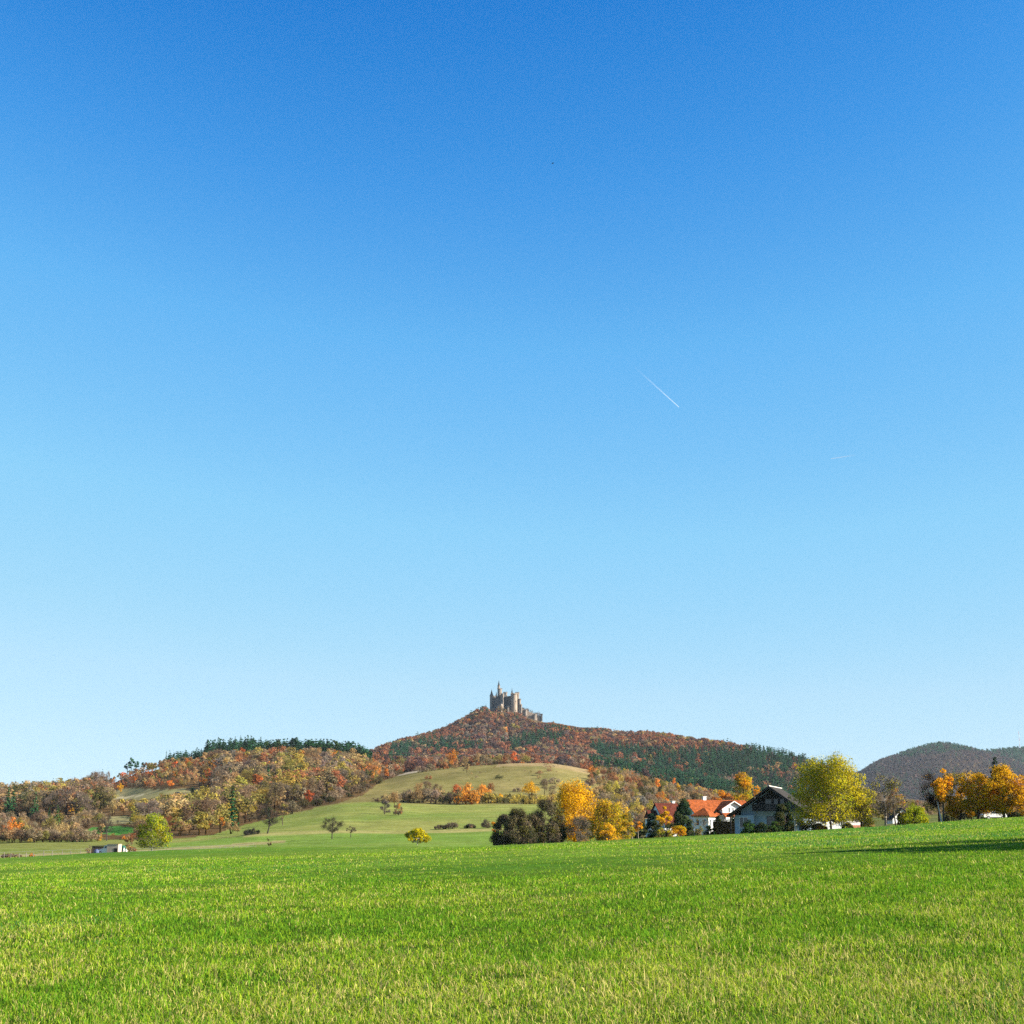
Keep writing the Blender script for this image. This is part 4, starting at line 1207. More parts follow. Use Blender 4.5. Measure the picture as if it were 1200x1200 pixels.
# colours as they are in the leaf
C_YEL = (0.62, 0.36, 0.015); C_GOLD = (0.68, 0.35, 0.014); C_ORANGE = (0.62, 0.235, 0.015); C_LIME = (0.26, 0.30, 0.015)
C_YGRN = (0.40, 0.34, 0.012); C_OLIVE = (0.16, 0.145, 0.025); C_DKOL = (0.070, 0.070, 0.022); C_RED = (0.50, 0.095, 0.02)
C_RUST = (0.30, 0.095, 0.03); C_GRBR = (0.155, 0.115, 0.075); C_BROWN = (0.20, 0.12, 0.06); C_GREEN = (0.05, 0.10, 0.018)
C_DKGN = (0.018, 0.042, 0.018); C_TAN = (0.34, 0.22, 0.085); C_BEECH = (0.25, 0.085, 0.038); C_SPR = (0.020, 0.060, 0.034)
C_PINE = (0.035, 0.070, 0.045); C_GREY = (0.15, 0.125, 0.10)

# ---- near trees and shrubs, each by itself
plant('autumn_tree', 'large broad yellow green tree beside the dark roofed chalet', 'tree', 976, 238, 879, 98, 'oak', 0.08, 17000, 0.27,
      (C_YGRN, (0.42, 0.35, 0.012), C_LIME, (0.54, 0.42, 0.012), C_YGRN), 120, stems=3, spread=0.9, trunk=0.2, bare=26, twig=0.03, gap=0.15, flat=0.9)
plant('shrub', 'dark green climbing shrub against the front wall of the chalet', 'shrub', 920, 257, 939, 27, 'dome', 0.0, 8500, 0.26, (C_DKGN, C_DKOL, C_DKGN), 60, stems=3, bare=10)
for px, w_, tp, cl, lab in ((878, 17, 961, (C_DKGN, C_GREEN), 'dark shrub at the left corner of the chalet wall'), (894, 20, 964, (C_DKGN, C_DKOL), 'low dark shrub under the chalet window'),
                            (908, 16, 963, (C_DKGN, C_GREEN, C_DKOL), 'rounded dark shrub at the middle of the chalet front'), (886, 13, 971, (C_LIME, C_GREEN), 'small bright green bush at the edge of the chalet garden'),
                            (872, 9, 974, (C_GREEN, C_LIME), 'tiny green bush beside the end of the clipped hedge')):
    plant('shrub', lab, 'shrub', px, 250, tp - 1.5, w_ * 1.15, 'dome', 0.0, 2400, 0.22, cl, 30, stems=3)
plant('autumn_tree', 'young slender tree with yellowing leaves between chalet and low white house', 'tree', 941, 243, 950, 24, 'fan', 0.25, 700, 0.22, (C_OLIVE, C_DKOL, C_YGRN), 16, stems=2, bare=22)
plant('shrub', 'olive bush under the left side of the yellow green tree', 'shrub', 952, 244, 960, 30, 'dome', 0.0, 1700, 0.24, (C_OLIVE, C_DKOL, C_GREEN, C_TAN), 14, stems=4, bare=12)
t = thing('dead_trunk', 'pale dead tree trunk standing right of the chalet', 'trunk', at(932.5, 240))
Geo().tube([(0.1, 0, -0.2), (0.05, 0, 0.9), (0.0, 0, 2.0), (-0.25, 0, 2.9), (-0.6, 0, 3.1)], [0.26, 0.2, 0.17, 0.15, 0.05], 9, (0.50, 0.46, 0.38)).obj('trunk', M['bark'], t)
Geo().tube([(0.0, 0, 2.1), (0.22, 0, 2.6), (0.25, 0, 2.95)], [0.12, 0.09, 0.03], 7, (0.50, 0.46, 0.38)).obj('branch', M['bark'], t)
plant('autumn_tree', 'half bare olive brown tree with pale forked trunk right of the yellow green tree', 'tree', 1038, 246, 905, 52, 'round', 0.2, 1500, 0.24, (C_OLIVE, C_BROWN, C_YGRN, C_GRBR), 34, bark=(0.24, 0.21, 0.17), bare=110, twig=0.035)
plant('autumn_tree', 'small orange leaved tree glowing behind the half bare olive tree', 'tree', 1050, 285, 922, 22, 'round', 0.3, 1400, 0.26, (C_ORANGE, C_GOLD, C_RUST), 14)
plant('shrub', 'drooping lime and yellow bush with weeping branches', 'shrub', 1073, 246, 940, 33, 'dome', 0.0, 5200, 0.22, (C_LIME, C_YGRN, (0.20, 0.26, 0.015), C_LIME), 30, stems=4, flat=1.0)
plant('bare_tree', 'dark bare tree with a pale leaning trunk beside the lime bush', 'tree', 1101, 236, 903, 42, 'fan', 0.18, 260, 0.2, (C_BROWN, C_GOLD), 30, bark=(0.05, 0.042, 0.035), bare=150, twig=0.034)
t = thing('dead_trunk', 'thin pale leaning tree trunk below the dark bare tree', 'trunk', at(1103.5, 233))
Geo().tube([(0.06, 0, -0.2), (-0.12, 0, 1.2), (-0.3, 0, 2.5), (-0.42, 0, 3.5)], [0.13, 0.11, 0.1, 0.06], 8, (0.55, 0.52, 0.46)).obj('trunk', M['bark'], t)
plant('autumn_tree', 'slim orange gold tree just right of the dark bare tree', 'tree', 1106, 230, 899, 26, 'fan', 0.3, 2200, 0.25, (C_GOLD, C_ORANGE, C_GOLD), 26, bare=26, lop=0.15)
plant('autumn_tree', 'orange and olive tree between the slim gold tree and the big gold row', 'tree', 1125, 233, 903, 38, 'oak', 0.08, 4600, 0.25, (C_GOLD, C_YEL, C_OLIVE, C_GOLD), 44, bark=(0.06, 0.05, 0.04), bare=40)
plant('autumn_tree', 'wide golden orange tree over the parked white car', 'tree', 1147, 231, 901, 52, 'oak', 0.12, 6800, 0.25, (C_GOLD, C_YEL, C_GOLD, C_YEL), 80, bark=(0.05, 0.04, 0.035), bare=26, gap=0.2)
plant('autumn_tree', 'tallest golden yellow tree in front of the dark spruce', 'tree', 1177, 228, 893, 52, 'oak', 0.06, 8200, 0.25, (C_GOLD, C_YEL, C_GOLD, C_YEL), 90, bark=(0.06, 0.05, 0.04), bare=20, gap=0.2)
plant('autumn_tree', 'golden tree at the right edge with leaves down to the grass', 'tree', 1206, 226, 906, 46, 'oak', 0.05, 5200, 0.25, (C_GOLD, C_ORANGE, C_GOLD), 60, bark=(0.05, 0.04, 0.035), bare=20)
conifer('spruce_tree', 'dark spruce rising behind the tallest golden yellow tree', 'tree', 1171, 262, 885, 40, (C_DKGN, (0.03, 0.045, 0.018)), 6500, 0.32)
for px, w_, tp in ((1117, 26, 945), (1140, 26, 944), (1192, 24, 948)):
    plant('shrub', {1117: 'dark undergrowth bush between the pale trunk and the orange trees', 1140: 'dark shady bush left of the parked white car', 1192: 'dark bush right of the parked white car'}[px],
          'shrub', px, 246, tp, w_, 'dome', 0.0, 1300, 0.26, (C_DKOL, C_DKGN, C_BROWN), 12, stems=3, bare=20)

plant('autumn_tree', 'big golden yellow tree with a dark shaded left side in midfield', 'tree', 674, 272, 910, 64, 'oak', 0.0, 17000, 0.28, (C_YEL, C_GOLD, (0.66, 0.36, 0.012), C_YEL), 100, bark=(0.05, 0.04, 0.032), bare=12, gap=0.15, flat=0.95)
plant('autumn_tree', 'dark olive thin leaved tree in the shade of the golden yellow tree', 'tree', 652, 262, 938, 26, 'dome', 0.0, 4500, 0.27, (C_DKOL, C_OLIVE, C_GRBR), 50, bark=(0.045, 0.038, 0.03), bare=60)
plant('shrub', 'large rounded yellow olive bush right of the golden yellow tree', 'shrub', 715, 258, 934, 58, 'oak', 0.0, 10500, 0.25, (C_YEL, (0.50, 0.33, 0.015), C_GOLD, C_YGRN, C_YGRN, C_TAN), 80, stems=5, bare=30, flat=0.95)
plant('shrub', 'small bright yellow bush at the foot of the yellow olive bush', 'shrub', 712, 249, 962, 22, 'dome', 0.0, 1300, 0.22, (C_YEL, C_GOLD), 10, stems=3, bare=10)
plant('shrub', 'golden yellow twiggy bush closing the right end of the midfield clump', 'shrub', 735, 252, 951, 18, 'dome', 0.0, 1500, 0.24, (C_YEL, C_YGRN, C_OLIVE), 12, stems=3, bare=18)
plant('shrub', 'grey brown leafless bush in front of the golden yellow tree', 'shrub', 678, 247, 955, 32, 'dome', 0.0, 750, 0.22, (C_GRBR, C_OLIVE), 22, stems=5, bare=130, twig=0.035)
TH = ((0.095, 0.09, 0.03), (0.15, 0.12, 0.058), (0.19, 0.14, 0.085), C_OLIVE, (0.17, 0.13, 0.08))
for px, Y, tp, w_, lab in ((590, 249, 953, 30, 'low olive brown bush at the left end of the midfield thicket'), (606, 246, 945, 34, 'domed olive brown bush second along the midfield thicket'),
                           (624, 251, 951, 30, 'lower twiggy bush in the middle of the midfield thicket'), (640, 252, 935, 38, 'tallest dark olive bush of the midfield thicket next to the golden tree')):
    plant('shrub', lab, 'shrub', px, Y, tp, w_, 'dome', 0.0, 4600, 0.23, TH, 44, stems=6, spread=1.4, bare=120, bark=(0.06, 0.05, 0.04), twig=0.034)
plant('shrub', 'small orange bush at the left edge of the dark midfield thicket', 'shrub', 579, 252, 962, 11, 'round', 0.1, 420, 0.22, (C_ORANGE, C_GOLD), 8, bare=14)
plant('shrub', 'low dark bush under the gap in the midfield thicket', 'shrub', 617, 247, 966, 30, 'dome', 0.0, 2200, 0.22, (C_DKOL, C_DKGN, C_GRBR), 12, stems=4, bare=30)
plant('autumn_tree', 'small round lemon yellow tree standing alone on the meadow', 'tree', 489, 290, 969, 30, 'oak', 0.16, 4800, 0.23, (C_YGRN, (0.50, 0.40, 0.012), C_YGRN), 60, bark=BARK_PALE, trunk=0.13)
plant('bare_tree', 'leafless apple tree standing alone on the green meadow', 'tree', 389, 372, 956.5, 27, 'round', 0.22, 500, 0.2, (C_GRBR, C_DKOL), 34, bark=(0.055, 0.047, 0.038), bare=70, twig=0.036, trunk=0.17)
plant('bare_tree', 'smaller leafless apple tree right of the lone apple tree', 'tree', 411, 392, 967.5, 15, 'round', 0.25, 160, 0.2, (C_GRBR, C_BROWN), 20, bark=(0.075, 0.06, 0.05), bare=60, twig=0.034, trunk=0.11)
plant('bare_tree', 'gnarled bare tree with sparse black crown at the wood edge', 'tree', 313, 430, 944, 32, 'fan', 0.3, 60, 0.2, (C_GRBR,), 34, bark=(0.045, 0.038, 0.032), bare=70, twig=0.045, trunk=0.24)
plant('shrub', 'low dark bush left of the gnarled bare tree', 'shrub', 295, 432, 970, 20, 'dome', 0.0, 1000, 0.3, (C_DKOL, C_GRBR), 12, stems=4, bare=50, twig=.05)
plant('shrub', 'small round olive bush at the wood corner above the gnarled tree', 'shrub', 331, 520, 940.5, 12, 'round', 0.1, 600, 0.3, (C_OLIVE, C_TAN), 10, bare=20)
plant('shrub', 'tiny brown bush beside the strip of dry grass', 'shrub', 315.5, 330, 982, 6.5, 'round', 0.0, 260, 0.2, (C_BROWN, C_DKOL), 7, bare=20)
plant('autumn_tree', 'lime green tree with yellow lower leaves and pale stem near the van', 'tree', 178, 282, 951, 44, 'oak', 0.1, 6200, 0.27, (C_LIME, (0.18, 0.23, 0.012), C_LIME, C_YGRN), 70, bark=BARK_PALE, trunk=0.15, bare=14, lop=0.05)
plant('shrub', 'rusty brown bush left of the lime green tree', 'shrub', 152, 288, 979, 14, 'dome', 0.0, 800, 0.24, (C_BROWN, C_RUST, C_TAN), 10, stems=3, bare=24)
plant('shrub', 'straw coloured bush behind the nose of the white van', 'shrub', 106, 292, 990, 14, 'dome', 0.0, 620, 0.22, (C_TAN, C_GRBR), 9, stems=3, bare=30)
plant('bare_tree', 'bare grey tree on the green strip behind the white van', 'tree', 125, 452, 956, 27, 'fan', 0.22, 160, 0.3, (C_GRBR,), 26, bark=(0.07, 0.06, 0.05), bare=60, twig=0.05)
plant('shrub', 'tiny orange bush beside the posts of the pasture fence', 'shrub', 37, 240, 999.5, 7, 'dome', 0.0, 300, 0.2, (C_ORANGE, C_TAN), 6, bare=14)
plant('shrub', 'low brown scrub at the left end of the pasture fence', 'shrub', 10, 236, 1000, 26, 'dome', 0.0, 700, 0.24, (C_BROWN, C_GRBR), 12, stems=4, bare=30)
plant('shrub', 'grey leafless bush alone on the pale hillside', 'shrub', 451, 560, 935.5, 13, 'dome', 0.05, 300, 0.32, (C_GRBR, C_GREY), 14, stems=4, bare=90, twig=0.06)
plant('shrub', 'orange brown bush alone on the pale hillside', 'shrub', 467, 552, 940.5, 12, 'dome', 0.05, 650, 0.32, (C_RUST, C_BROWN, C_ORANGE, C_GRBR), 12, stems=4, bare=40, twig=0.06)
for px, w_, tp, lab in ((516, 16, 966, 'low brown bush at the left of the dry grass strip'), (530, 18, 963, 'wider brown bush next to the low brown bush'), (551, 14, 964.5, 'dark brown bush just past the wider brown bush'), (570, 13, 959.5, 'brown bush right before the dark midfield thicket')):
    plant('shrub', lab + ', on the meadow', 'shrub', px, 446, tp, w_, 'dome', 0.0, 800, 0.28, (C_BROWN, C_GRBR, C_DKOL), 12, stems=4, bare=50, twig=0.05)

# village garden in front of the orange roofed house
plant('cypress_tree', 'tall dark green cypress left of the orange roofed house', 'tree', 801, 296, 934, 27, 'dome', 0.0, 11000, 0.27, (C_DKGN, (0.05, 0.065, 0.02), (0.03, 0.05, 0.02)), 60, needle=True)
plant('cypress_tree', 'dark slim evergreen between the orange leaved sapling and the red roof', 'tree', 764, 300, 952, 17, 'dome', 0.0, 5000, 0.25, (C_DKGN, (0.015, 0.03, 0.018)), 40, needle=True)
plant('autumn_tree', 'bright yellow tree in front of the dark red roof', 'tree', 778, 318, 944, 20, 'egg', 0.2, 2800, 0.24, (C_YEL, (0.66, 0.38, 0.015)), 14)
plant('shrub', 'dark hedge bush below the red roofed house', 'shrub', 786, 305, 962, 22, 'dome', 0.0, 2000, 0.25, (C_DKGN, C_DKOL), 14, stems=3)
plant('shrub', 'pale yellow green bush at the garden edge below the red roof', 'shrub', 775, 282, 969, 16, 'dome', 0.0, 1200, 0.22, (C_YGRN, C_LIME, C_TAN), 10, stems=3)
plant('shrub', 'orange and yellow bush at the foot of the tall cypress', 'shrub', 795, 280, 966, 22, 'dome', 0.0, 1700, 0.22, (C_GOLD, C_ORANGE, C_YGRN), 13, stems=3)
plant('autumn_tree', 'orange leaved sapling with thin trunk at the garden edge', 'tree', 748, 268, 962, 13, 'round', 0.45, 520, 0.22, (C_ORANGE, C_GOLD), 9, bark=(0.3, 0.26, 0.2), bare=20)
plant('bare_tree', 'thin bare sapling right of the yellow olive bush', 'tree', 741, 262, 951, 15, 'fan', 0.35, 140, 0.2, (C_GRBR, C_OLIVE), 14, bark=(0.2, 0.17, 0.14), bare=50)
plant('shrub', 'dark green bush between the saplings and the slim evergreen', 'shrub', 753, 290, 963, 18, 'dome', 0.0, 1500, 0.24, (C_DKGN, C_DKOL), 12, stems=3)
plant('bare_tree', 'thin bare sapling in front of the pyramid roofed annexe, left one', 'tree', 814.5, 282, 956, 11, 'fan', 0.4, 60, 0.2, (C_OLIVE,), 12, bark=(0.3, 0.27, 0.22), bare=30, trunk=0.06)
plant('bare_tree', 'thin bare sapling in front of the pyramid roofed annexe, right one', 'tree', 826, 280, 955, 13, 'fan', 0.4, 60, 0.2, (C_OLIVE,), 12, bark=(0.3, 0.27, 0.22), bare=30, trunk=0.06)
plant('shrub', 'grey green bush below the blue shaded annexe wall', 'shrub', 820, 290, 967, 16, 'dome', 0.0, 900, 0.22, (C_OLIVE, C_TAN, C_GREEN), 10, stems=3)
plant('shrub', 'dark bush at the left foot of the annexe', 'shrub', 809, 286, 968, 14, 'dome', 0.0, 1300, 0.24, (C_DKGN, C_DKOL), 10, stems=3)
plant('shrub', 'dark bush in front of the bay with the white cross gable', 'shrub', 841, 298, 955, 12, 'egg', 0.0, 1200, 0.24, (C_DKGN, C_DKOL), 10, stems=2)
for px, Y, tp, w_, cl, lab in ((832, 281, 966, 15, (C_OLIVE, C_DKOL, C_YGRN), 'olive bush in front of the sunlit annexe wall'), (961, 243, 964, 18, (C_TAN, C_GOLD, C_OLIVE), 'tan and gold bush at the foot of the yellow green tree'),
                              (993, 244, 963, 13, (C_DKOL, C_OLIVE), 'dark olive bush in front of the low white house'), (1018, 245, 959, 16, (C_OLIVE, C_DKOL, C_TAN), 'olive bush hiding the end of the low white house'),
                              (1058, 250, 951, 14, (C_DKOL, C_BROWN), 'dark bush between the small gabled house and the lime bush'), (860, 292, 955, 12, (C_DKGN, C_DKOL), 'dark bush behind the clipped hedge near the chalet post'),
                              (770, 288, 962, 14, (C_DKGN, C_DKOL), 'dark green bush at the foot of the slim evergreen'), (784, 276, 972, 12, (C_YGRN, C_TAN), 'small straw yellow bush in front of the dark hedge bush')):
    plant('shrub', lab, 'shrub', px, Y, tp, w_, 'dome', 0.0, 2000, 0.23, cl, 26, stems=3, bare=14)
plant('autumn_tree', 'sparse olive yellow tree leaning out right of the big yellow green tree', 'tree', 1010, 241, 915, 40, 'oak', 0.08, 3400, 0.25, (C_YGRN, C_OLIVE, C_YGRN, C_LIME), 50, bare=50)
# clipped dark hedge
t = thing('hedge', 'clipped dark brown green hedge in front of the white house', 'hedge', at(855, 286))
r = np.random.default_rng(5)
hh_ = P(855, 963.5, 286).z - t.location.z
n_ = 20000
fx = r.uniform(-3.0, 3.0, n_); fy = r.uniform(-0.8, 0.8, n_); fz = r.uniform(0, hh_, n_)
fc = r.integers(0, 3, n_)
fy = np.where(fc == 0, -0.8 + r.normal(0, .05, n_), fy); fz = np.where(fc == 1, hh_ + r.normal(0, .05, n_), fz); fx = np.where(fc == 2, np.sign(fx) * 3.0 + r.normal(0, .05, n_), fx)
nr = unit(np.c_[np.where(fc == 2, np.sign(fx), 0), np.where(fc == 0, -1, 0), np.where(fc == 1, 1, 0)] + 0.5 * r.normal(0, 1, (n_, 3)))
V, F = leaf_quads(r, np.c_[fx, fy, fz], nr, 0.26)
g_ = Geo(); g_.add(V, F, np.array((0.032, 0.030, 0.014)) * r.uniform(0.6, 1.4, n_)[:, None]); g_.obj('foliage', M['leaf'], t)
g_ = Geo()
for k in range(9): g_.tube([(-2.7 + k * 0.66, 0, -0.2), (-2.7 + k * 0.66 + r.normal(0, .1), 0, hh_ * 0.9)], [0.05, 0.02], 5, BARK)
g_.obj('stem', M['bark'], t)
# tree tops behind the houses
plant('autumn_tree', 'tall gold and olive tree rising behind the chalet roof', 'tree', 876, 395, 903, 38, 'oak', 0.05, 9000, 0.36, (C_GOLD, C_YGRN, (0.46, 0.26, 0.012), C_ORANGE, C_OLIVE), 70, bare=14)
plant('autumn_tree', 'orange rust tree behind the orange tiled roof', 'tree', 849, 388, 924.5, 26, 'round', 0.1, 2900, 0.36, (C_ORANGE, C_RUST, C_BROWN), 20, bare=30)

# trees outside the frame whose long shadows reach across the field
for k, (x_, y_, h_, w_, lab) in enumerate(((46.0, 54, 15.0, 5.2, 'leafy tree past the right edge casting the near end of the field shadow'), (49.0, 57.5, 18.0, 5.4, 'leafy tree second in the shading row past the right edge'), (51.0, 60, 18.5, 5.4, 'taller leafy tree past the right edge shading the middle of the field band'),
                                          (56.0, 66, 21.0, 5.4, 'tallest leafy tree past the right edge whose shadow reaches farthest left'))):
    t = thing('autumn_tree', lab, 'tree', (x_, y_, gz(x_, y_) - 0.05))
    r = np.random.default_rng(700 + k)
    c, cr = crown_clumps(r, h_, w_, 0.08, 60, 'oak')
    g_ = Geo(); limbs(g_, r, h_, 0.08, c, 0.28, BARK); g_.obj('trunk', M['bark'], t)
    g_ = Geo(); foliage(g_, r, c, cr, 9000, 0.42, (C_GOLD, C_OLIVE, C_YGRN), np.array((0, 0, h_ * .58)), w_, 0.85, 0, .15); g_.obj('crown', M['leaf'], t)
# ------------------------------------------------------------------ the wooded hills
# unit-height patterns, copied with their mesh data
TWT = (0.78, 0.72, 0.66)
def tmpl_broad(seed, n=900, leaf=0.05, form='round', base=0.2, w=0.40, bare=0, fol=1.0):
    r = np.random.default_rng(seed); g = Geo()
    c, cr = crown_clumps(r, 0.95, w, base, 16, form)
    limbs(g, r, 1.0, base, c, 0.022, BARK, 1, n=5, every=2)
    if bare: bare_twigs(g, r, c, cr, bare, TWT, 0, 0.0075)
    if n: foliage(g, r, c, cr, n, leaf, ((1, 1, 1), (1.12, 1.0, .85), (.9, .97, 1.05)), np.array((0, 0, (base + 1) / 2)), w, 0.85, 0, 0.25)
    return g.mesh('crown_mesh', [M['leaf'], M['bark']])
def tmpl_spruce(seed, n=700, w=0.19):
    r = np.random.default_rng(seed); g = Geo()
    needles(g, r, 1.0, w, 0.03, n, 0.055, ((1, 1, 1), (.85, .95, 1.0), (1.15, 1.1, .9)), 0.9, 13)
    g.tube([(0, 0, -0.05), (0, 0, 0.95)], [0.016, 0.003], 5, BARK, 1)
    return g.mesh('spruce_mesh', [M['needle'], M['bark']])
def tmpl_pine(seed, n=600):
    r = np.random.default_rng(seed); g = Geo()
    c, cr = crown_clumps(r, 0.96, 0.2, 0.40, 13, 'egg')
    limbs(g, r, 1.0, 0.40, c, 0.018, (0.16, 0.085, 0.05), 1, n=5)
    foliage(g, r, c, cr * 0.95, n, 0.05, ((1, 1, 1), (.85, .95, 1.0), (1.2, 1.1, .85)), np.array((0, 0, .7)), .2, 0.6, 0, 0.2)
    return g.mesh('pine_mesh', [M['needle'], M['bark']])
def tmpl_shrub(seed, n=500, bare=30, w=0.62):
    r = np.random.default_rng(seed); g = Geo()
    c, cr = crown_clumps(r, 0.95, w, 0.0, 13, 'dome')
    c[:, 2] = np.maximum(c[:, 2], 0.12)
    limbs(g, r, 1.0, 0.0, c, 0.03, BARK, 1, 4, 0.25, 4, 2)
    bare_twigs(g, r, c, cr, bare, TWT, 0, 0.012)
    foliage(g, r, c, cr, n, 0.085, ((1, 1, 1), (1.12, 1.0, .85), (.85, .92, 1.0)), np.array((0, 0, .4)), w, 0.85, 0, 0.2)
    return g.mesh('shrub_mesh', [M['leaf'], M['bark']])
TM = {'autumn_tree': [tmpl_broad(40 + i, 900, 0.052, f, b, w) for i, (f, b, w) in enumerate((('round', .15, .42), ('egg', .12, .36), ('round', .2, .46), ('fan', .2, .38), ('egg', .08, .30)))],
      'bare_tree': [tmpl_broad(60 + i, 130, 0.05, f, .2, w, 95) for i, (f, w) in enumerate((('round', .42), ('fan', .40), ('egg', .36)))],
      'spruce_tree': [tmpl_spruce(70 + i, 700, w) for i, w in enumerate((.19, .16, .22))],
      'pine_tree': [tmpl_pine(80 + i) for i in range(3)],
      'shrub': [tmpl_shrub(90 + i, n, b) for i, (n, b) in enumerate(((520, 30), (420, 45), (600, 20)))]}

PAL = {'slate brown': (0.088, 0.066, 0.066), 'dark slate': (0.058, 0.052, 0.055),  # colour name -> leaf colour
 'golden yellow': (0.58, 0.33, 0.018), 'orange': (0.56, 0.22, 0.035), 'orange red': (0.5, 0.135, 0.04), 'rust brown': (0.3, 0.125, 0.055), 'grey brown': (.26, .19, .115),
 'olive': (0.24, 0.205, 0.055), 'yellow olive': (0.38, 0.3, 0.06), 'tan': (0.36, 0.24, 0.105), 'dark brown': (0.13, 0.09, 0.055), 'dark olive': (0.085, 0.078, 0.03),
 'grey': (0.2, 0.165, 0.13), 'beech brown': (0.235, 0.1, 0.055), 'purple brown': (.125, .078, .068), 'dark green': (0.027, 0.080, 0.032), 'blue green': (0.030, 0.080, 0.043), 'green': (0.042, 0.072, 0.024)}

# terrain line of sight: smallest picture height met so far along each picture column
_pc = np.arange(-60, 1261, 4)
_yl = np.geomspace(15, 9000, 360)
_gx = ((_pc[None, :] - 600) / F0 / 1.03) * _yl[:, None]
_gz = ground(_gx.ravel(), np.repeat(_yl, len(_pc))).reshape(_gx.shape)
_, _py = proj(_gx, np.repeat(_yl[:, None], len(_pc), 1), _gz)
_hor = np.minimum.accumulate(_py, 0)
def horizon(px, y):
    i = int(np.clip(np.searchsorted(_yl, y) - 2, 0, len(_yl) - 1)); j = int(np.clip((px + 60) / 4, 0, len(_pc) - 1))
    return _hor[i, j]

r = np.random.default_rng(2024)
CAND = []     # x, y, z, kind, colour name, H, widthscale
def cand(x, y, kind, col, H, ws=1.0, z=None):
    CAND.append([float(x), float(y), gz(x, y) if z is None else float(z), kind, col, float(H), float(ws)])
def pick(opts):
    k = [o[0] for o in opts]; w = np.array([o[1] for o in opts], float)
    return k[r.choice(len(k), p=w / w.sum())]
def scatter(px0, px1, y0, y1, sp):
    """jittered grid over the land between two bearings and two distances"""
    out = []
    y = y0
    while y < y1:
        xa, xb = (px0 - 600) / F0 / 1.03 * y, (px1 - 600) / F0 / 1.03 * y
        s_ = sp
        xs = np.arange(xa, xb, s_) + r.uniform(-.45, .45, max(0, len(np.arange(xa, xb, s_)))) * s_
        for x in xs: out.append((x, y + r.uniform(-.45, .45) * s_))
        y += s_ * 0.9
    a = np.array(out); z = ground(a[:, 0], a[:, 1]); px, py = proj(a[:, 0], a[:, 1], z)
    return a[:, 0], a[:, 1], z, px, py

# -- hand placed highlights: px, distance, foot?, kind, colour, height in px, width factor
def put(px, Y, top, kind, col, wpx=None):
    if wpx and kind != 'pine_tree' and Y < 1150:                       # stand it where the ground lies just under its crown
        ys_ = np.linspace(Y * 0.72, Y * 1.4, 60); u_ = (px - 600) / F0 / 1.03
        g_ = ground(u_ * ys_, ys_); q_ = proj(u_ * ys_, ys_, g_)[1]
        want = top + wpx * (1.3 if kind in ('autumn_tree', 'bare_tree') else 1.0 if kind == 'shrub' else 1.8)
        Y = float(ys_[np.argmin(np.abs(q_ - want) + 0.004 * np.abs(ys_ - Y))])
    p = at(px, Y); H = max(1.2, P(px, top, Y).z - p.z)
    ws = 1.0
    if wpx: ws = (wpx * Y / F0) / (H * (0.86 if kind in ('autumn_tree', 'bare_tree') else 1.15 if kind == 'shrub' else 0.38))
    cand(p.x, p.y, kind, col, H, ws, p.z)
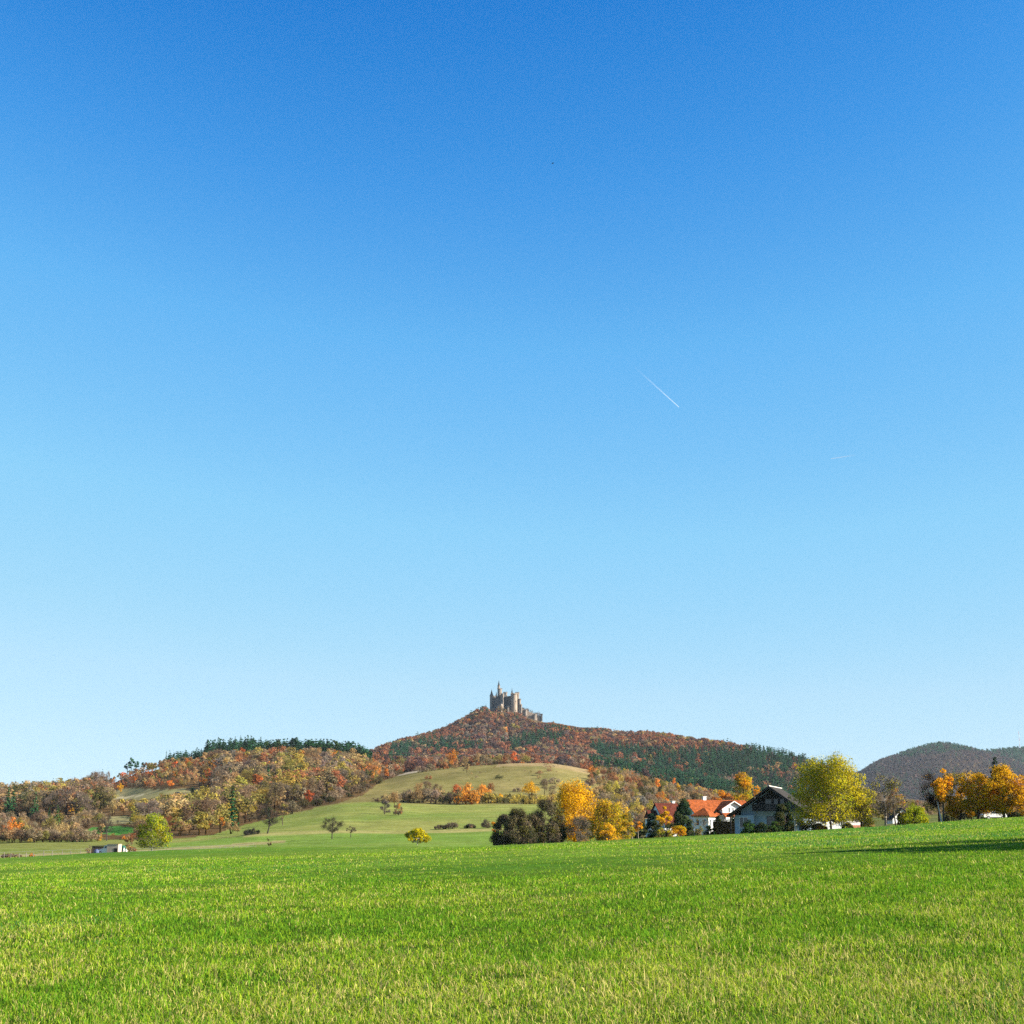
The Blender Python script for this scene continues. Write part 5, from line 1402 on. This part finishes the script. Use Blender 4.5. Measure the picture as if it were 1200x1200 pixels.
for a_ in ((81, 640, 933, 'autumn_tree', 'golden yellow', 16), (116, 900, 908, 'autumn_tree', 'orange', 12), (103, 880, 910, 'autumn_tree', 'orange', 10), (141, 860, 917, 'autumn_tree', 'golden yellow', 9),
           (178, 560, 944, 'autumn_tree', 'orange', 14), (197, 950, 897, 'autumn_tree', 'golden yellow', 8), (191, 945, 903, 'autumn_tree', 'golden yellow', 5), (204, 940, 902, 'autumn_tree', 'orange', 7),
           (278, 830, 906, 'autumn_tree', 'golden yellow', 15), (245, 845, 899, 'autumn_tree', 'orange red', 14), (256, 850, 901, 'autumn_tree', 'rust brown', 14), (263, 850, 902, 'autumn_tree', 'orange', 9),
           (280, 640, 928, 'autumn_tree', 'orange', 17), (326, 610, 923, 'autumn_tree', 'orange red', 13), (360, 610, 921.5, 'autumn_tree', 'orange red', 17), (302, 640, 922, 'autumn_tree', 'orange red', 12),
           (312, 720, 912, 'autumn_tree', 'orange red', 18), (351, 600, 926, 'shrub', 'yellow olive', 9), (349, 870, 894, 'autumn_tree', 'orange', 16), (365, 880, 893, 'autumn_tree', 'orange red', 12),
           (393, 1050, 878, 'autumn_tree', 'golden yellow', 9), (400, 1055, 879, 'autumn_tree', 'golden yellow', 8), (371, 1060, 880, 'autumn_tree', 'golden yellow', 5), (381, 1050, 881, 'autumn_tree', 'orange red', 9),
           (415, 740, 912, 'autumn_tree', 'orange', 9), (452, 830, 897, 'autumn_tree', 'orange', 12), (390, 800, 893, 'autumn_tree', 'yellow olive', 26), (225, 520, 938, 'autumn_tree', 'orange', 22),
           (258, 500, 955, 'autumn_tree', 'orange', 14), (214, 500, 957, 'shrub', 'golden yellow', 14), (205, 520, 945, 'autumn_tree', 'yellow olive', 22), (240, 510, 945, 'autumn_tree', 'olive', 20), (232, 505, 948, 'autumn_tree', 'orange', 12),
           (271, 480, 958, 'shrub', 'tan', 20), (15, 470, 957, 'autumn_tree', 'orange', 22), (6, 468, 963, 'autumn_tree', 'rust brown', 16), (24, 466, 957, 'autumn_tree', 'yellow olive', 14),
           (66, 520, 942, 'spruce_tree', 'green', 16), (57, 530, 945, 'spruce_tree', 'dark green', 10), (115, 458, 976, 'shrub', 'golden yellow', 9), (56, 455, 979, 'shrub', 'orange', 5), (35, 455, 981, 'shrub', 'yellow olive', 7), (146, 470, 978, 'shrub', 'orange', 6),
           (250, 800, 905, 'spruce_tree', 'green', 12), (225, 740, 921, 'shrub', 'dark green', 12), (300, 800, 918, 'shrub', 'green', 8), (345, 820, 903, 'bare_tree', 'grey', 18),
           (530, 1015, 876.5, 'autumn_tree', 'orange', 17), (602, 1000, 877, 'autumn_tree', 'orange red', 14), (612, 1000, 889, 'autumn_tree', 'orange', 7), (547, 960, 890, 'autumn_tree', 'tan', 12), (544, 955, 896, 'bare_tree', 'dark brown', 7),
           (552, 664, 911, 'shrub', 'orange', 32), (536, 668, 917, 'shrub', 'orange red', 13), (566, 664, 916, 'shrub', 'orange', 18), (575, 668, 914, 'bare_tree', 'rust brown', 14), (622, 668, 912, 'shrub', 'golden yellow', 22), (638, 672, 913, 'bare_tree', 'grey brown', 14), (648, 660, 918, 'bare_tree', 'grey brown', 16),
           (500, 690, 913, 'bare_tree', 'grey brown', 18), (490, 692, 914, 'bare_tree', 'tan', 16), (512, 692, 915, 'bare_tree', 'grey brown', 16), (462, 668, 923, 'bare_tree', 'tan', 18), (455, 665, 927, 'shrub', 'tan', 14),
           (770, 800, 909, 'autumn_tree', 'orange', 13), (790, 790, 911, 'autumn_tree', 'orange', 9), (795, 785, 917, 'autumn_tree', 'golden yellow', 9), (722, 880, 914, 'autumn_tree', 'yellow olive', 16), (718, 900, 902, 'shrub', 'rust brown', 16),
           (1052, 420, 932, 'bare_tree', 'grey brown', 18), (746, 430, 934, 'autumn_tree', 'yellow olive', 22), (765, 440, 936, 'autumn_tree', 'yellow olive', 16), (728, 420, 934, 'shrub', 'golden yellow', 22),
           (61, 1225, 909, 'pine_tree', 'blue green', 8), (70, 1225, 907, 'pine_tree', 'dark green', 9), (78, 1225, 910, 'pine_tree', 'blue green', 7), (88, 1225, 907, 'bare_tree', 'grey', 7), (119, 1235, 899, 'spruce_tree', 'dark green', 6), (108, 1230, 901, 'bare_tree', 'grey', 11), (126, 1235, 901, 'bare_tree', 'grey brown', 6),
           (149, 1240, 889, 'pine_tree', 'blue green', 9), (153, 1240, 886, 'pine_tree', 'dark green', 9), (159, 1240, 888, 'pine_tree', 'blue green', 9), (168, 1240, 890, 'pine_tree', 'dark green', 8), (194, 1245, 879, 'spruce_tree', 'dark green', 5), (198, 1245, 878, 'spruce_tree', 'blue green', 5),
           (4, 1200, 915, 'bare_tree', 'grey', 14), (40, 1215, 917, 'bare_tree', 'grey brown', 14)):
    put(*a_)

def open_sight(px, py, H, y):
    """trees standing in front of a clearing stay low enough to look over"""
    h = H * F0 / y
    for cx, cy, hw, hh in ((156, 932.5, 27, 6), (132, 973, 27, 4.5), (208, 928, 24, 3), (140, 961, 17, 4)):
        if abs(px - cx) < hw and py > cy - hh and py - h < cy + hh * .6:
            h = max(2.0, min(h, py - (cy + hh * .6)))
    return h * y / F0
# -- left wood
X, Yy, Z, PX, PY = scatter(-140, 500, 440, 1330, 11.5)
wood = in_left_wood(PX, PY, Yy) & ~clearing(PX, PY, Yy)[0]
nz_ = fbm(X * 0.018, Yy * 0.018, 77); nz2 = fbm(X * 0.03, Yy * 0.02, 78)
for x, y, z, px, py, q, q2 in zip(X[wood], Yy[wood], Z[wood], PX[wood], PY[wood], nz_[wood], nz2[wood]):
    if y > 1170 and 196 < px < 432:                                    # conifers on the crest
        if px < 305: cand(x, y, 'spruce_tree', pick((('dark green', 3), ('blue green', 1))), r.uniform(12, 16) * (1.15 if 240 < px < 305 else 0.8), 1.35, z)
        else: cand(x, y, 'pine_tree', pick((('dark green', 2), ('blue green', 2), ('green', .6))), r.uniform(13, 16.5), 1.5, z)
        continue
    if y > 1250: continue
    if px > 430 and y > 1000: 
        cand(x, y, 'autumn_tree', pick((('rust brown', 2), ('grey brown', 2), ('orange', 1))), r.uniform(6, 9), 1, z); continue
    if py > 958 and px < 130:                                          # leafless scrub at the foot
        cand(x, y, pick((('shrub', 3), ('bare_tree', 1))), pick((('grey brown', 4), ('dark brown', 1), ('tan', 1.5), ('olive', 2))), r.uniform(3.2, 6.0), 1, z); continue
    if px > 470:
        cand(x, y, 'shrub', pick((('dark brown', 2), ('grey brown', 1), ('tan', 1))), r.uniform(2.2, 4), 1, z); continue
    if q2 > .56 and r.uniform() < .5: w_ = (('rust brown', 1.4), ('orange red', .25), ('tan', 1.6))
    elif q2 < .40 and r.uniform() < .5: w_ = (('grey brown', 2), ('olive', 1.5), ('grey', .8))
    elif px < 130: w_ = (('grey brown', 4), ('yellow olive', 2.2 * (q > .45)), ('olive', 2.4), ('rust brown', .8), ('tan', 1.4), ('dark olive', 1.0), ('grey', 1.2))
    elif py < 925 and px < 235: w_ = (('rust brown', 4), ('orange red', .6), ('grey brown', 2.4), ('tan', 1.6), ('orange', .6), ('olive', .8))
    elif px < 300 and py > 930: w_ = (('yellow olive', 3), ('tan', 2.6), ('olive', 2.6), ('grey brown', 2), ('orange', .5), ('rust brown', .4))
    elif py < 893: w_ = (('rust brown', 1.6), ('grey brown', 2.6), ('tan', 2), ('olive', 2), ('orange', .6), ('beech brown', 1), ('yellow olive', 1.2))
    else: w_ = (('grey brown', 3.4), ('tan', 1.6), ('rust brown', 1.4 if q > .5 else .7), ('olive', 1.6), ('yellow olive', 1.2), ('orange', .7 if q2 > .5 else .2), ('grey', 1.6), ('dark olive', .5))
    col = pick(w_)
    kd = 'bare_tree' if (col in ('grey brown', 'grey') and r.uniform() < .7) else ('bare_tree' if r.uniform() < .12 else 'autumn_tree')
    edge = np.interp(px, WOOD_PX, WOOD_PY) - py < 7
    if r.uniform() < .03: kd, col = 'spruce_tree', 'dark green'
    H = r.uniform(3.5, 6.5) if edge and px > 290 else (r.uniform(9, 17) if y > 540 else r.uniform(6, 11))
    if edge and px > 290 and kd != 'spruce_tree': kd, col = 'shrub', pick((('dark brown', 2), ('dark olive', 2), ('grey brown', 1)))
    H2 = open_sight(px, py, H, y)
    if H2 < 3.2 and kd != 'shrub': kd = 'shrub'
    if y > 1040 and px > 130: H2 = min(H2, r.uniform(6.5, 9.5))
    if 118 < px < 255 and 906 < py < 944: H2 = min(H2, r.uniform(4, 7))
    cand(x, y, kd, col, H2, r.uniform(1.05, 1.5), z)

X, Yy, Z, PX, PY = scatter(194, 432, 1195, 1290, 7.5)
for x, y, z, px in zip(X, Yy, Z, PX):
    if px < 305: cand(x, y, 'spruce_tree', pick((('dark green', 3), ('blue green', 1))), r.uniform(9.5, 17) * (1.15 if 240 < px < 305 else 0.8), 1.4, z)
    else: cand(x, y, 'pine_tree', pick((('dark green', 2), ('blue green', 2), ('green', .6))), r.uniform(9.5, 16.5), 1.5, z)
# -- leafless hedge along the foot of the left wood
for px in np.arange(-20, 112, 7.0):
    for k in range(2):
        p = at(px + r.uniform(-3, 3), 447 + k * 12 + r.uniform(-4, 4)); cand(p.x, p.y, 'shrub', pick((('grey brown', 4), ('dark brown', 1.2), ('tan', 1), ('olive', 1), ('rust brown', .6))), r.uniform(3.0, 5.2), 1.1, p.z)
# -- hedge under the brown pasture
for px in np.arange(436, 664, 6.0):
    for k in range(2):
        p = at(px + r.uniform(-2, 2), 664 + k * 10 + r.uniform(-4, 4))
        if px < 455 and k: continue
        col = pick((('dark brown', 1.5), ('grey brown', 3), ('tan', 1))) if px < 520 else pick((('dark brown', 1.2), ('dark olive', 3), ('olive', .8))) if px < 566 else pick((('yellow olive', 3), ('golden yellow', .7), ('dark olive', 2), ('tan', 1), ('olive', 1)))
        H = np.interp(px, (436, 470, 490, 530, 560, 600, 660), (2.0, 5, 6.5, 6, 5.5, 4.6, 5)) * r.uniform(.8, 1.2)
        cand(p.x, p.y, 'shrub', col, H, 1.0, p.z)
# -- upper hedge line and trees around the top of the pasture
for px in np.arange(490, 600, 5.0):
    f = (px - 490) / 110
    p = at(px, 940 + 60 * f + r.uniform(-8, 8)); cand(p.x, p.y, 'shrub', pick((('dark brown', 2), ('grey brown', 2), ('rust brown', .8), ('dark olive', 1))), r.uniform(2.5, 5.0) * (1.25 if px < 530 else .8), 1.0, p.z)
for px in np.arange(520, 622, 3.2):
    p = at(px, 1030 + r.uniform(-12, 25)); cand(p.x, p.y, pick((('bare_tree', 2), ('autumn_tree', 2), ('shrub', 1))), pick((('tan', 2), ('grey brown', 2), ('rust brown', 1), ('olive', 1))), r.uniform(5, 10), 1.0, p.z)
for px, Y in ((560, 700), (640, 790), (650, 800), (690, 830), (700, 845), (694, 905), (707, 900), (585, 830), (606, 745)):
    p = at(px, Y); cand(p.x, p.y, 'shrub', pick((('dark brown', 2), ('grey brown', 2), ('dark olive', 1))), r.uniform(2.6, 4.5), 1.4, p.z)

# -- tussocks and small thorn bushes over the rough pasture
for k in range(46):
    px = r.uniform(470, 690); Y = r.uniform(690, 1010); p = at(px, Y)
    if in_left_wood(np.array([px]), np.array([float(proj(p.x, p.y, p.z)[1])]), np.array([Y]))[0]: continue
    cand(p.x, p.y, 'shrub', pick((('tan', 2), ('grey brown', 2), ('dark brown', 1), ('olive', 1), ('rust brown', .4))), r.uniform(0.9, 2.3) * (1.5 if r.uniform() < .2 else 1), 1.3, p.z)
# -- scrubby slope right of the pasture
X, Yy, Z, PX, PY = scatter(640, 1010, 400, 1180, 9.5)
for x, y, z, px, py in zip(X, Yy, Z, PX, PY):
    lo = np.interp(y, (400, 660, 900, 1180), (688, 664, 686, 702))
    if px < lo or (px < 712 and 760 < y and r.uniform() < .4): continue
    if r.uniform() < .08: continue
    col = pick((('grey brown', 3), ('tan', 2.2), ('rust brown', 1.3), ('olive', 1.8), ('dark olive', 1.1), ('yellow olive', 1), ('grey', 1.3), ('orange', .35)))
    H = r.uniform(3.4, 7.0) if px < 800 else r.uniform(4, 8.5)
    cand(x, y, pick((('shrub', 3), ('bare_tree', 1.2), ('autumn_tree', .8))) if px < 800 else pick((('autumn_tree', 2), ('bare_tree', 2))), col, H, 1.0, z)
# -- behind the right hand gardens
X, Yy, Z, PX, PY = scatter(890, 1290, 330, 620, 12)
for x, y, z, px, py in zip(X, Yy, Z, PX, PY):
    if r.uniform() < .35: continue
    cand(x, y, pick((('autumn_tree', 1), ('bare_tree', 2), ('shrub', 1))), pick((('grey brown', 3), ('dark olive', 2), ('olive', 1), ('rust brown', 1), ('dark brown', 2))), r.uniform(3.5, 7.0), 1.0, z)

# -- the castle hill
X, Yy, Z, PX, PY = scatter(418, 1010, 1500, 2960, 11.0)
q1 = fbm(X * 0.006, Yy * 0.006, 51); q2 = fbm(X * 0.012, Yy * 0.010, 52)
for x, y, z, px, py, a, b in zip(X, Yy, Z, PX, PY, q1, q2):
    ry = np.interp(px, RIDGE[0], RIDGE[1])
    if y > ry + 25: continue
    if y > 2780 and 572 < px < 634 and py < 842.5: continue            # castle yard
    Hmax = 30.0
    if 570 < px < 700:
        lim = np.interp(px, (570, 574, 605, 612, 620, 630, 638, 646, 660, 680, 700), (828, 833.5, 834, 838, 842.5, 846, 846.5, 846, 848.5, 852, 852))
        Hmax = (py - lim) * y / F0
        if Hmax < 2.5: continue
    con = 0.025
    if 455 < px < 566 and np.interp(px, (455, 500, 566), (884, 873, 880)) < py < np.interp(px, (455, 520, 566), (900, 897, 893)): con = .85
    if 596 < px < 662 and np.interp(px, (596, 625, 662), (873, 866, 861)) < py < np.interp(px, (596, 610, 640, 662), (889, 886, 879, 875)): con = .9
    if 640 < px < 702 and 856 < py < 866: con = .5
    if px > 690 and py > np.interp(px, (690, 705, 740, 770, 800, 850, 890, 940), (875, 880, 884, 886, 885, 886, 886, 892)): con = .93 if b < .68 else .4
    if px > 875: con = max(con, .6)
    if 545 < px < 640 and py < 852: con = .22
    if 480 < px < 700 and 889 < py < 900: con = .04
    if r.uniform() < con: cand(x, y, 'spruce_tree' if r.uniform() < .8 else 'pine_tree', pick((('dark green', 2), ('blue green', 3), ('green', .8))), min(Hmax, r.uniform(16, 24)), 1.25, z)
    else:
        col = pick((('beech brown', 5 if a > .48 else 1.5), ('rust brown', 3 if a > .55 else .5), ('purple brown', 3.5 if a < .5 else 1), ('grey brown', 3.5 if b > .52 else .5), ('grey', 1.6 if b > .55 else .2), ('tan', .5), ('olive', .6 if b < .42 else .1), ('orange', .06)))
        kd = 'bare_tree' if col in ('grey brown', 'grey') and r.uniform() < .35 else 'autumn_tree'
        cand(x, y, kd, col, min(Hmax, r.uniform(13, 20)), r.uniform(.95, 1.25), z)
for px, tp, w_ in ((567.5, 825, 3.5), (613.5, 826.5, 4), (617, 829, 5), (620.5, 828, 3), (626, 834, 4), (630.5, 831.5, 4.5), (648, 844.5, 4)):
    p = at(px, 2860 if px < 610 else 2856); H = max(8, P(px, tp, 2858).z - p.z); cand(p.x, p.y, 'bare_tree', 'grey', H, .8, p.z)
for px, tp, c_, kd in ((586, 824.5, 'tan', 'bare_tree'), (582, 829, 'rust brown', 'autumn_tree'), (590, 828, 'tan', 'bare_tree'), (576, 833, 'beech brown', 'autumn_tree'), (598, 832, 'grey brown', 'autumn_tree'), (604, 833, 'rust brown', 'autumn_tree'), (595, 834, 'green', 'spruce_tree'), (571, 832, 'purple brown', 'autumn_tree'), (611, 835, 'beech brown', 'autumn_tree'), (617, 838, 'rust brown', 'autumn_tree'), (623, 841, 'purple brown', 'autumn_tree')):
    p = at(px, 2800); cand(p.x, p.y, kd, c_, max(7, P(px, tp, 2800).z - p.z), .9, p.z)

# ---- which of them show
CAND.sort(key=lambda c: c[1])
VIS = np.zeros(len(CAND)); BOX = []
for i, (x, y, z, kind, col, H, ws) in enumerate(CAND):
    px, pb = map(float, proj(x, y, z)); _, pt = map(float, proj(x, y, z + H))
    h = pb - pt; w = h * ws * (0.78 if kind in ('autumn_tree', 'bare_tree') else 1.2 if kind == 'shrub' else 0.36)
    BOX.append((px, pt, w, h))
    if px < -10 or px > 1210: continue
    lim = min(pb, horizon(px, y))
    if pt > lim - .5: continue
    xs = np.arange(max(0, int(px - w / 2)), min(1200, int(px + w / 2) + 1)); ys = np.arange(max(0, int(pt)), min(1200, int(lim) + 1))
    if len(xs) == 0 or len(ys) == 0: continue
    A, B = np.meshgrid(xs, ys)
    k = ((A - px) / (w / 2 + .3)) ** 2 + ((B - (pt + pb) / 2) / (h / 2 + .3)) ** 2 < 1
    fresh = k & ~OCC[B, A]
    VIS[i] = fresh.sum()
    k2 = ((A - px) / (w / 2 + .3)) ** 2 + ((B - (pt + pb) / 2) / (h / 2 + .3)) ** 2 < .7
    OCC[B[k2], A[k2]] = True
CAP = {'autumn_tree': 270, 'bare_tree': 190, 'spruce_tree': 230, 'pine_tree': 70, 'shrub': 200}
SOLO = set()
for kd, cap in CAP.items():
    idx = [i for i, c in enumerate(CAND) if c[3] == kd and VIS[i] >= 9]
    idx.sort(key=lambda i: -VIS[i]); SOLO |= set(idx[:cap])

# ---- single trees, each with a label of its own
def where(px, py, y):
    if y > 1450:
        col = [(520, 'on the left flank of the castle hill'), (566, 'on the slope left of the castle'), (612, 'on the slope below the castle'), (660, 'on the slope below the rampart'), (720, 'on the ridge right of the castle'),
               (770, 'on castle ridge over red roof'), (830, 'on castle ridge over orange roof'), (1300, 'on castle ridge over chalet')]
    elif px < 500 and y < 1450 and py < 985 and not (y < 700 and px > 430):
        band = 'at foot of left wood' if py > 962 else 'low in left wood' if py > 940 else 'halfway up left wood' if py > 915 else 'high in left wood' if py > 893 else 'along top of left wood'
        col = [(45, ' over fence posts'), (100, ' between fence and van'), (150, ' over white van'), (205, ' over lime green tree'), (260, ' over dry strip'), (310, ' over gnarled tree'),
               (365, ' left of apple trees'), (425, ' over apple trees'), (1300, ' beside brown pasture')]
        return band + next(s for lim, s in col if px < lim)
    elif px < 690:
        if y < 760: col = [(500, 'in hedge left of lemon yellow tree'), (560, 'in hedge above lemon yellow tree'), (1300, 'in hedge left of big golden tree')]
        else: col = [(560, 'at upper left of brown pasture'), (1300, 'at upper rim of brown pasture')]
    elif px < 900:
        h_ = 'low' if y < 560 else 'midway' if y < 800 else 'high'
        col = [(750, h_ + ' on scrub slope behind yellow bush'), (800, h_ + ' on scrub slope over red roof'), (1300, h_ + ' on scrub slope over houses')]
    else: col = [(1030, 'behind the big yellow green tree'), (1110, 'behind the lime bush'), (1300, 'behind the golden trees')]
    return next(s for lim, s in col if px < lim)
NOUN = {'autumn_tree': 'leafy tree', 'bare_tree': 'twiggy tree', 'spruce_tree': 'spruce', 'pine_tree': 'pine', 'shrub': 'shrub'}
ORD = ['first', 'second', 'third', 'fourth', 'fifth', 'sixth', 'seventh', 'eighth', 'ninth', 'tenth', 'eleventh', 'twelfth', 'thirteenth', 'fourteenth']
keys = {}
for i in sorted(SOLO, key=lambda i: BOX[i][0]):
    x, y, z, kind, col, H, ws = CAND[i]; px, pt, w, h = BOX[i]
    keys.setdefault((col, kind, where(px, pt + h, y)), []).append(i)
LAB = {}
for (col, kind, wh), ids in keys.items():
    base = f'{col} {NOUN[kind]} {wh}'
    if len(ids) == 1: LAB[ids[0]] = base
    elif len(ids) == 2: LAB[ids[0]] = base + ', left of two'; LAB[ids[1]] = base + ', right of two'
    else:
        for k, i in enumerate(ids):
            LAB[i] = base + (', leftmost such' if k == 0 else ', rightmost such' if k == len(ids) - 1 else f', {ORD[min(k, 13)]} from left')
GRP = {'autumn_tree': 'autumn trees of the wooded hills', 'bare_tree': 'thin twiggy trees of the wooded hills', 'spruce_tree': 'spruces of the wooded hills', 'pine_tree': 'pines of the wooded hills', 'shrub': 'shrubs of the slopes and hedges'}
for i in sorted(SOLO):
    x, y, z, kind, col, H, ws = CAND[i]
    o = bpy.data.objects.new(kind, TM[kind][int(r.integers(0, len(TM[kind])))]); COL.objects.link(o)
    o.location = (x, y, z - 0.05); o.rotation_euler = (0, 0, r.uniform(0, 6.28)); o.scale = (H * ws, H * ws, H)
    c = np.array(PAL[col]) * r.uniform(.75, 1.3) * np.array((1, r.uniform(.9, 1.1), 1))
    o.color = (*c, 1)
    tag(o, LAB[i], 'shrub' if kind == 'shrub' else 'tree', GRP[kind])

# ---- the rest of the woods reads as one mass
def mass(name, label, items, n_leaf, leaf, spread=(.62, 1.22)):
    rr = np.random.default_rng(99)
    def low(kind, seed):
        q = np.random.default_rng(seed)
        if kind in ('spruce_tree', 'pine_tree'):
            g = Geo(); needles(g, q, 1.0, .20, .03, n_leaf, leaf, ((1, 1, 1), (.85, .95, 1.0)), .9, 8)
        else:
            c, cr = crown_clumps(q, .96, .42 if kind != 'shrub' else .6, .12 if kind != 'shrub' else 0, 11, 'round')
            g = Geo(); foliage(g, q, c, cr, n_leaf, leaf * 1.15, ((1, 1, 1), (1.1, 1.0, .88)), np.array((0, 0, .55)), .42, .85, 0, .3)
        return np.vstack(g.V), np.vstack(g.T)
    T = {}
    for kd in ('autumn_tree', 'bare_tree', 'spruce_tree', 'pine_tree', 'shrub'):
        T[kd] = [low(kd, 500 + s) for s in range(4)]
    g = Geo()
    for kd in T:
        its = [c for c in items if c[3] == kd]
        for v, (tv_, tt_) in enumerate(T[kd]):
            sub = its[v::4]
            if not sub: continue
            n_ = len(sub); a = rr.uniform(0, 6.28, n_); ca_, sa_ = np.cos(a), np.sin(a)
            H = np.array([c[5] for c in sub]); S = H * np.array([c[6] for c in sub])
            p = np.array([(c[0], c[1], c[2]) for c in sub])
            vx = tv_[None, :, 0] * ca_[:, None] - tv_[None, :, 1] * sa_[:, None]; vy = tv_[None, :, 0] * sa_[:, None] + tv_[None, :, 1] * ca_[:, None]
            V = np.stack([vx * S[:, None] + p[:, None, 0], vy * S[:, None] + p[:, None, 1], tv_[None, :, 2] * H[:, None] + p[:, None, 2]], 2).reshape(-1, 3)
            cl = np.array([PAL[c[4]] for c in sub]) * rr.uniform(*spread, n_)[:, None]
            Tn = (cl[:, None, :] * (0.45 * tt_.mean(0) + 0.55 * tt_)[None]).reshape(-1, 3)
            g.add(V, np.arange(len(V)).reshape(-1, 4), Tn)
    o = g.obj(name, M['leaf'])
    return tag(o, label, None, None, 'stuff')
rest = [c for i, c in enumerate(CAND) if i not in SOLO]
mass('woodland', 'dense mixed autumn woodland filling the left hillside', [c for c in rest if c[1] < 1450], 170, 0.10)
mass('woodland', 'dense beech and spruce forest covering the castle hill', [c for c in rest if c[1] >= 1450], 110, 0.125)

# ---- forest on the far hills
far_ = []
X, Yy, Z, PX, PY = scatter(985, 1330, 3980, 5420, 17)
qf = fbm(X * 0.004, Yy * 0.003, 61)
for x, y, z, px, py, q in zip(X, Yy, Z, PX, PY, qf):
    if py < horizon(px, y) + 6:
        con = .85 if (py < np.interp(px, (1040, 1060, 1105, 1140, 1170), (886, 889, 885, 882, 884)) + 4 * (q - .5) and 1048 < px < 1165) else .22 if q > .55 else .05
        if r.uniform() < con: far_.append((x, y, z, 'spruce_tree', pick((('dark green', 1), ('blue green', 2))), r.uniform(15, 22), 1.5))
        else: far_.append((x, y, z, 'autumn_tree', pick((('slate brown', 5), ('purple brown', .8), ('dark slate', 3))), r.uniform(12, 18), 1.35))
X, Yy, Z, PX, PY = scatter(1130, 1330, 5700, 8080, 27)
for x, y, z in zip(X, Yy, Z):
    if r.uniform() < .8: far_.append((x, y, z, 'spruce_tree', 'blue green', r.uniform(20, 34), 1.5))
    else: far_.append((x, y, z, 'autumn_tree', 'slate brown', r.uniform(16, 24), 1.4))
mass('woodland', 'brown and dark green forest covering the far hill', far_, 40, 0.21, (.85, 1.12))
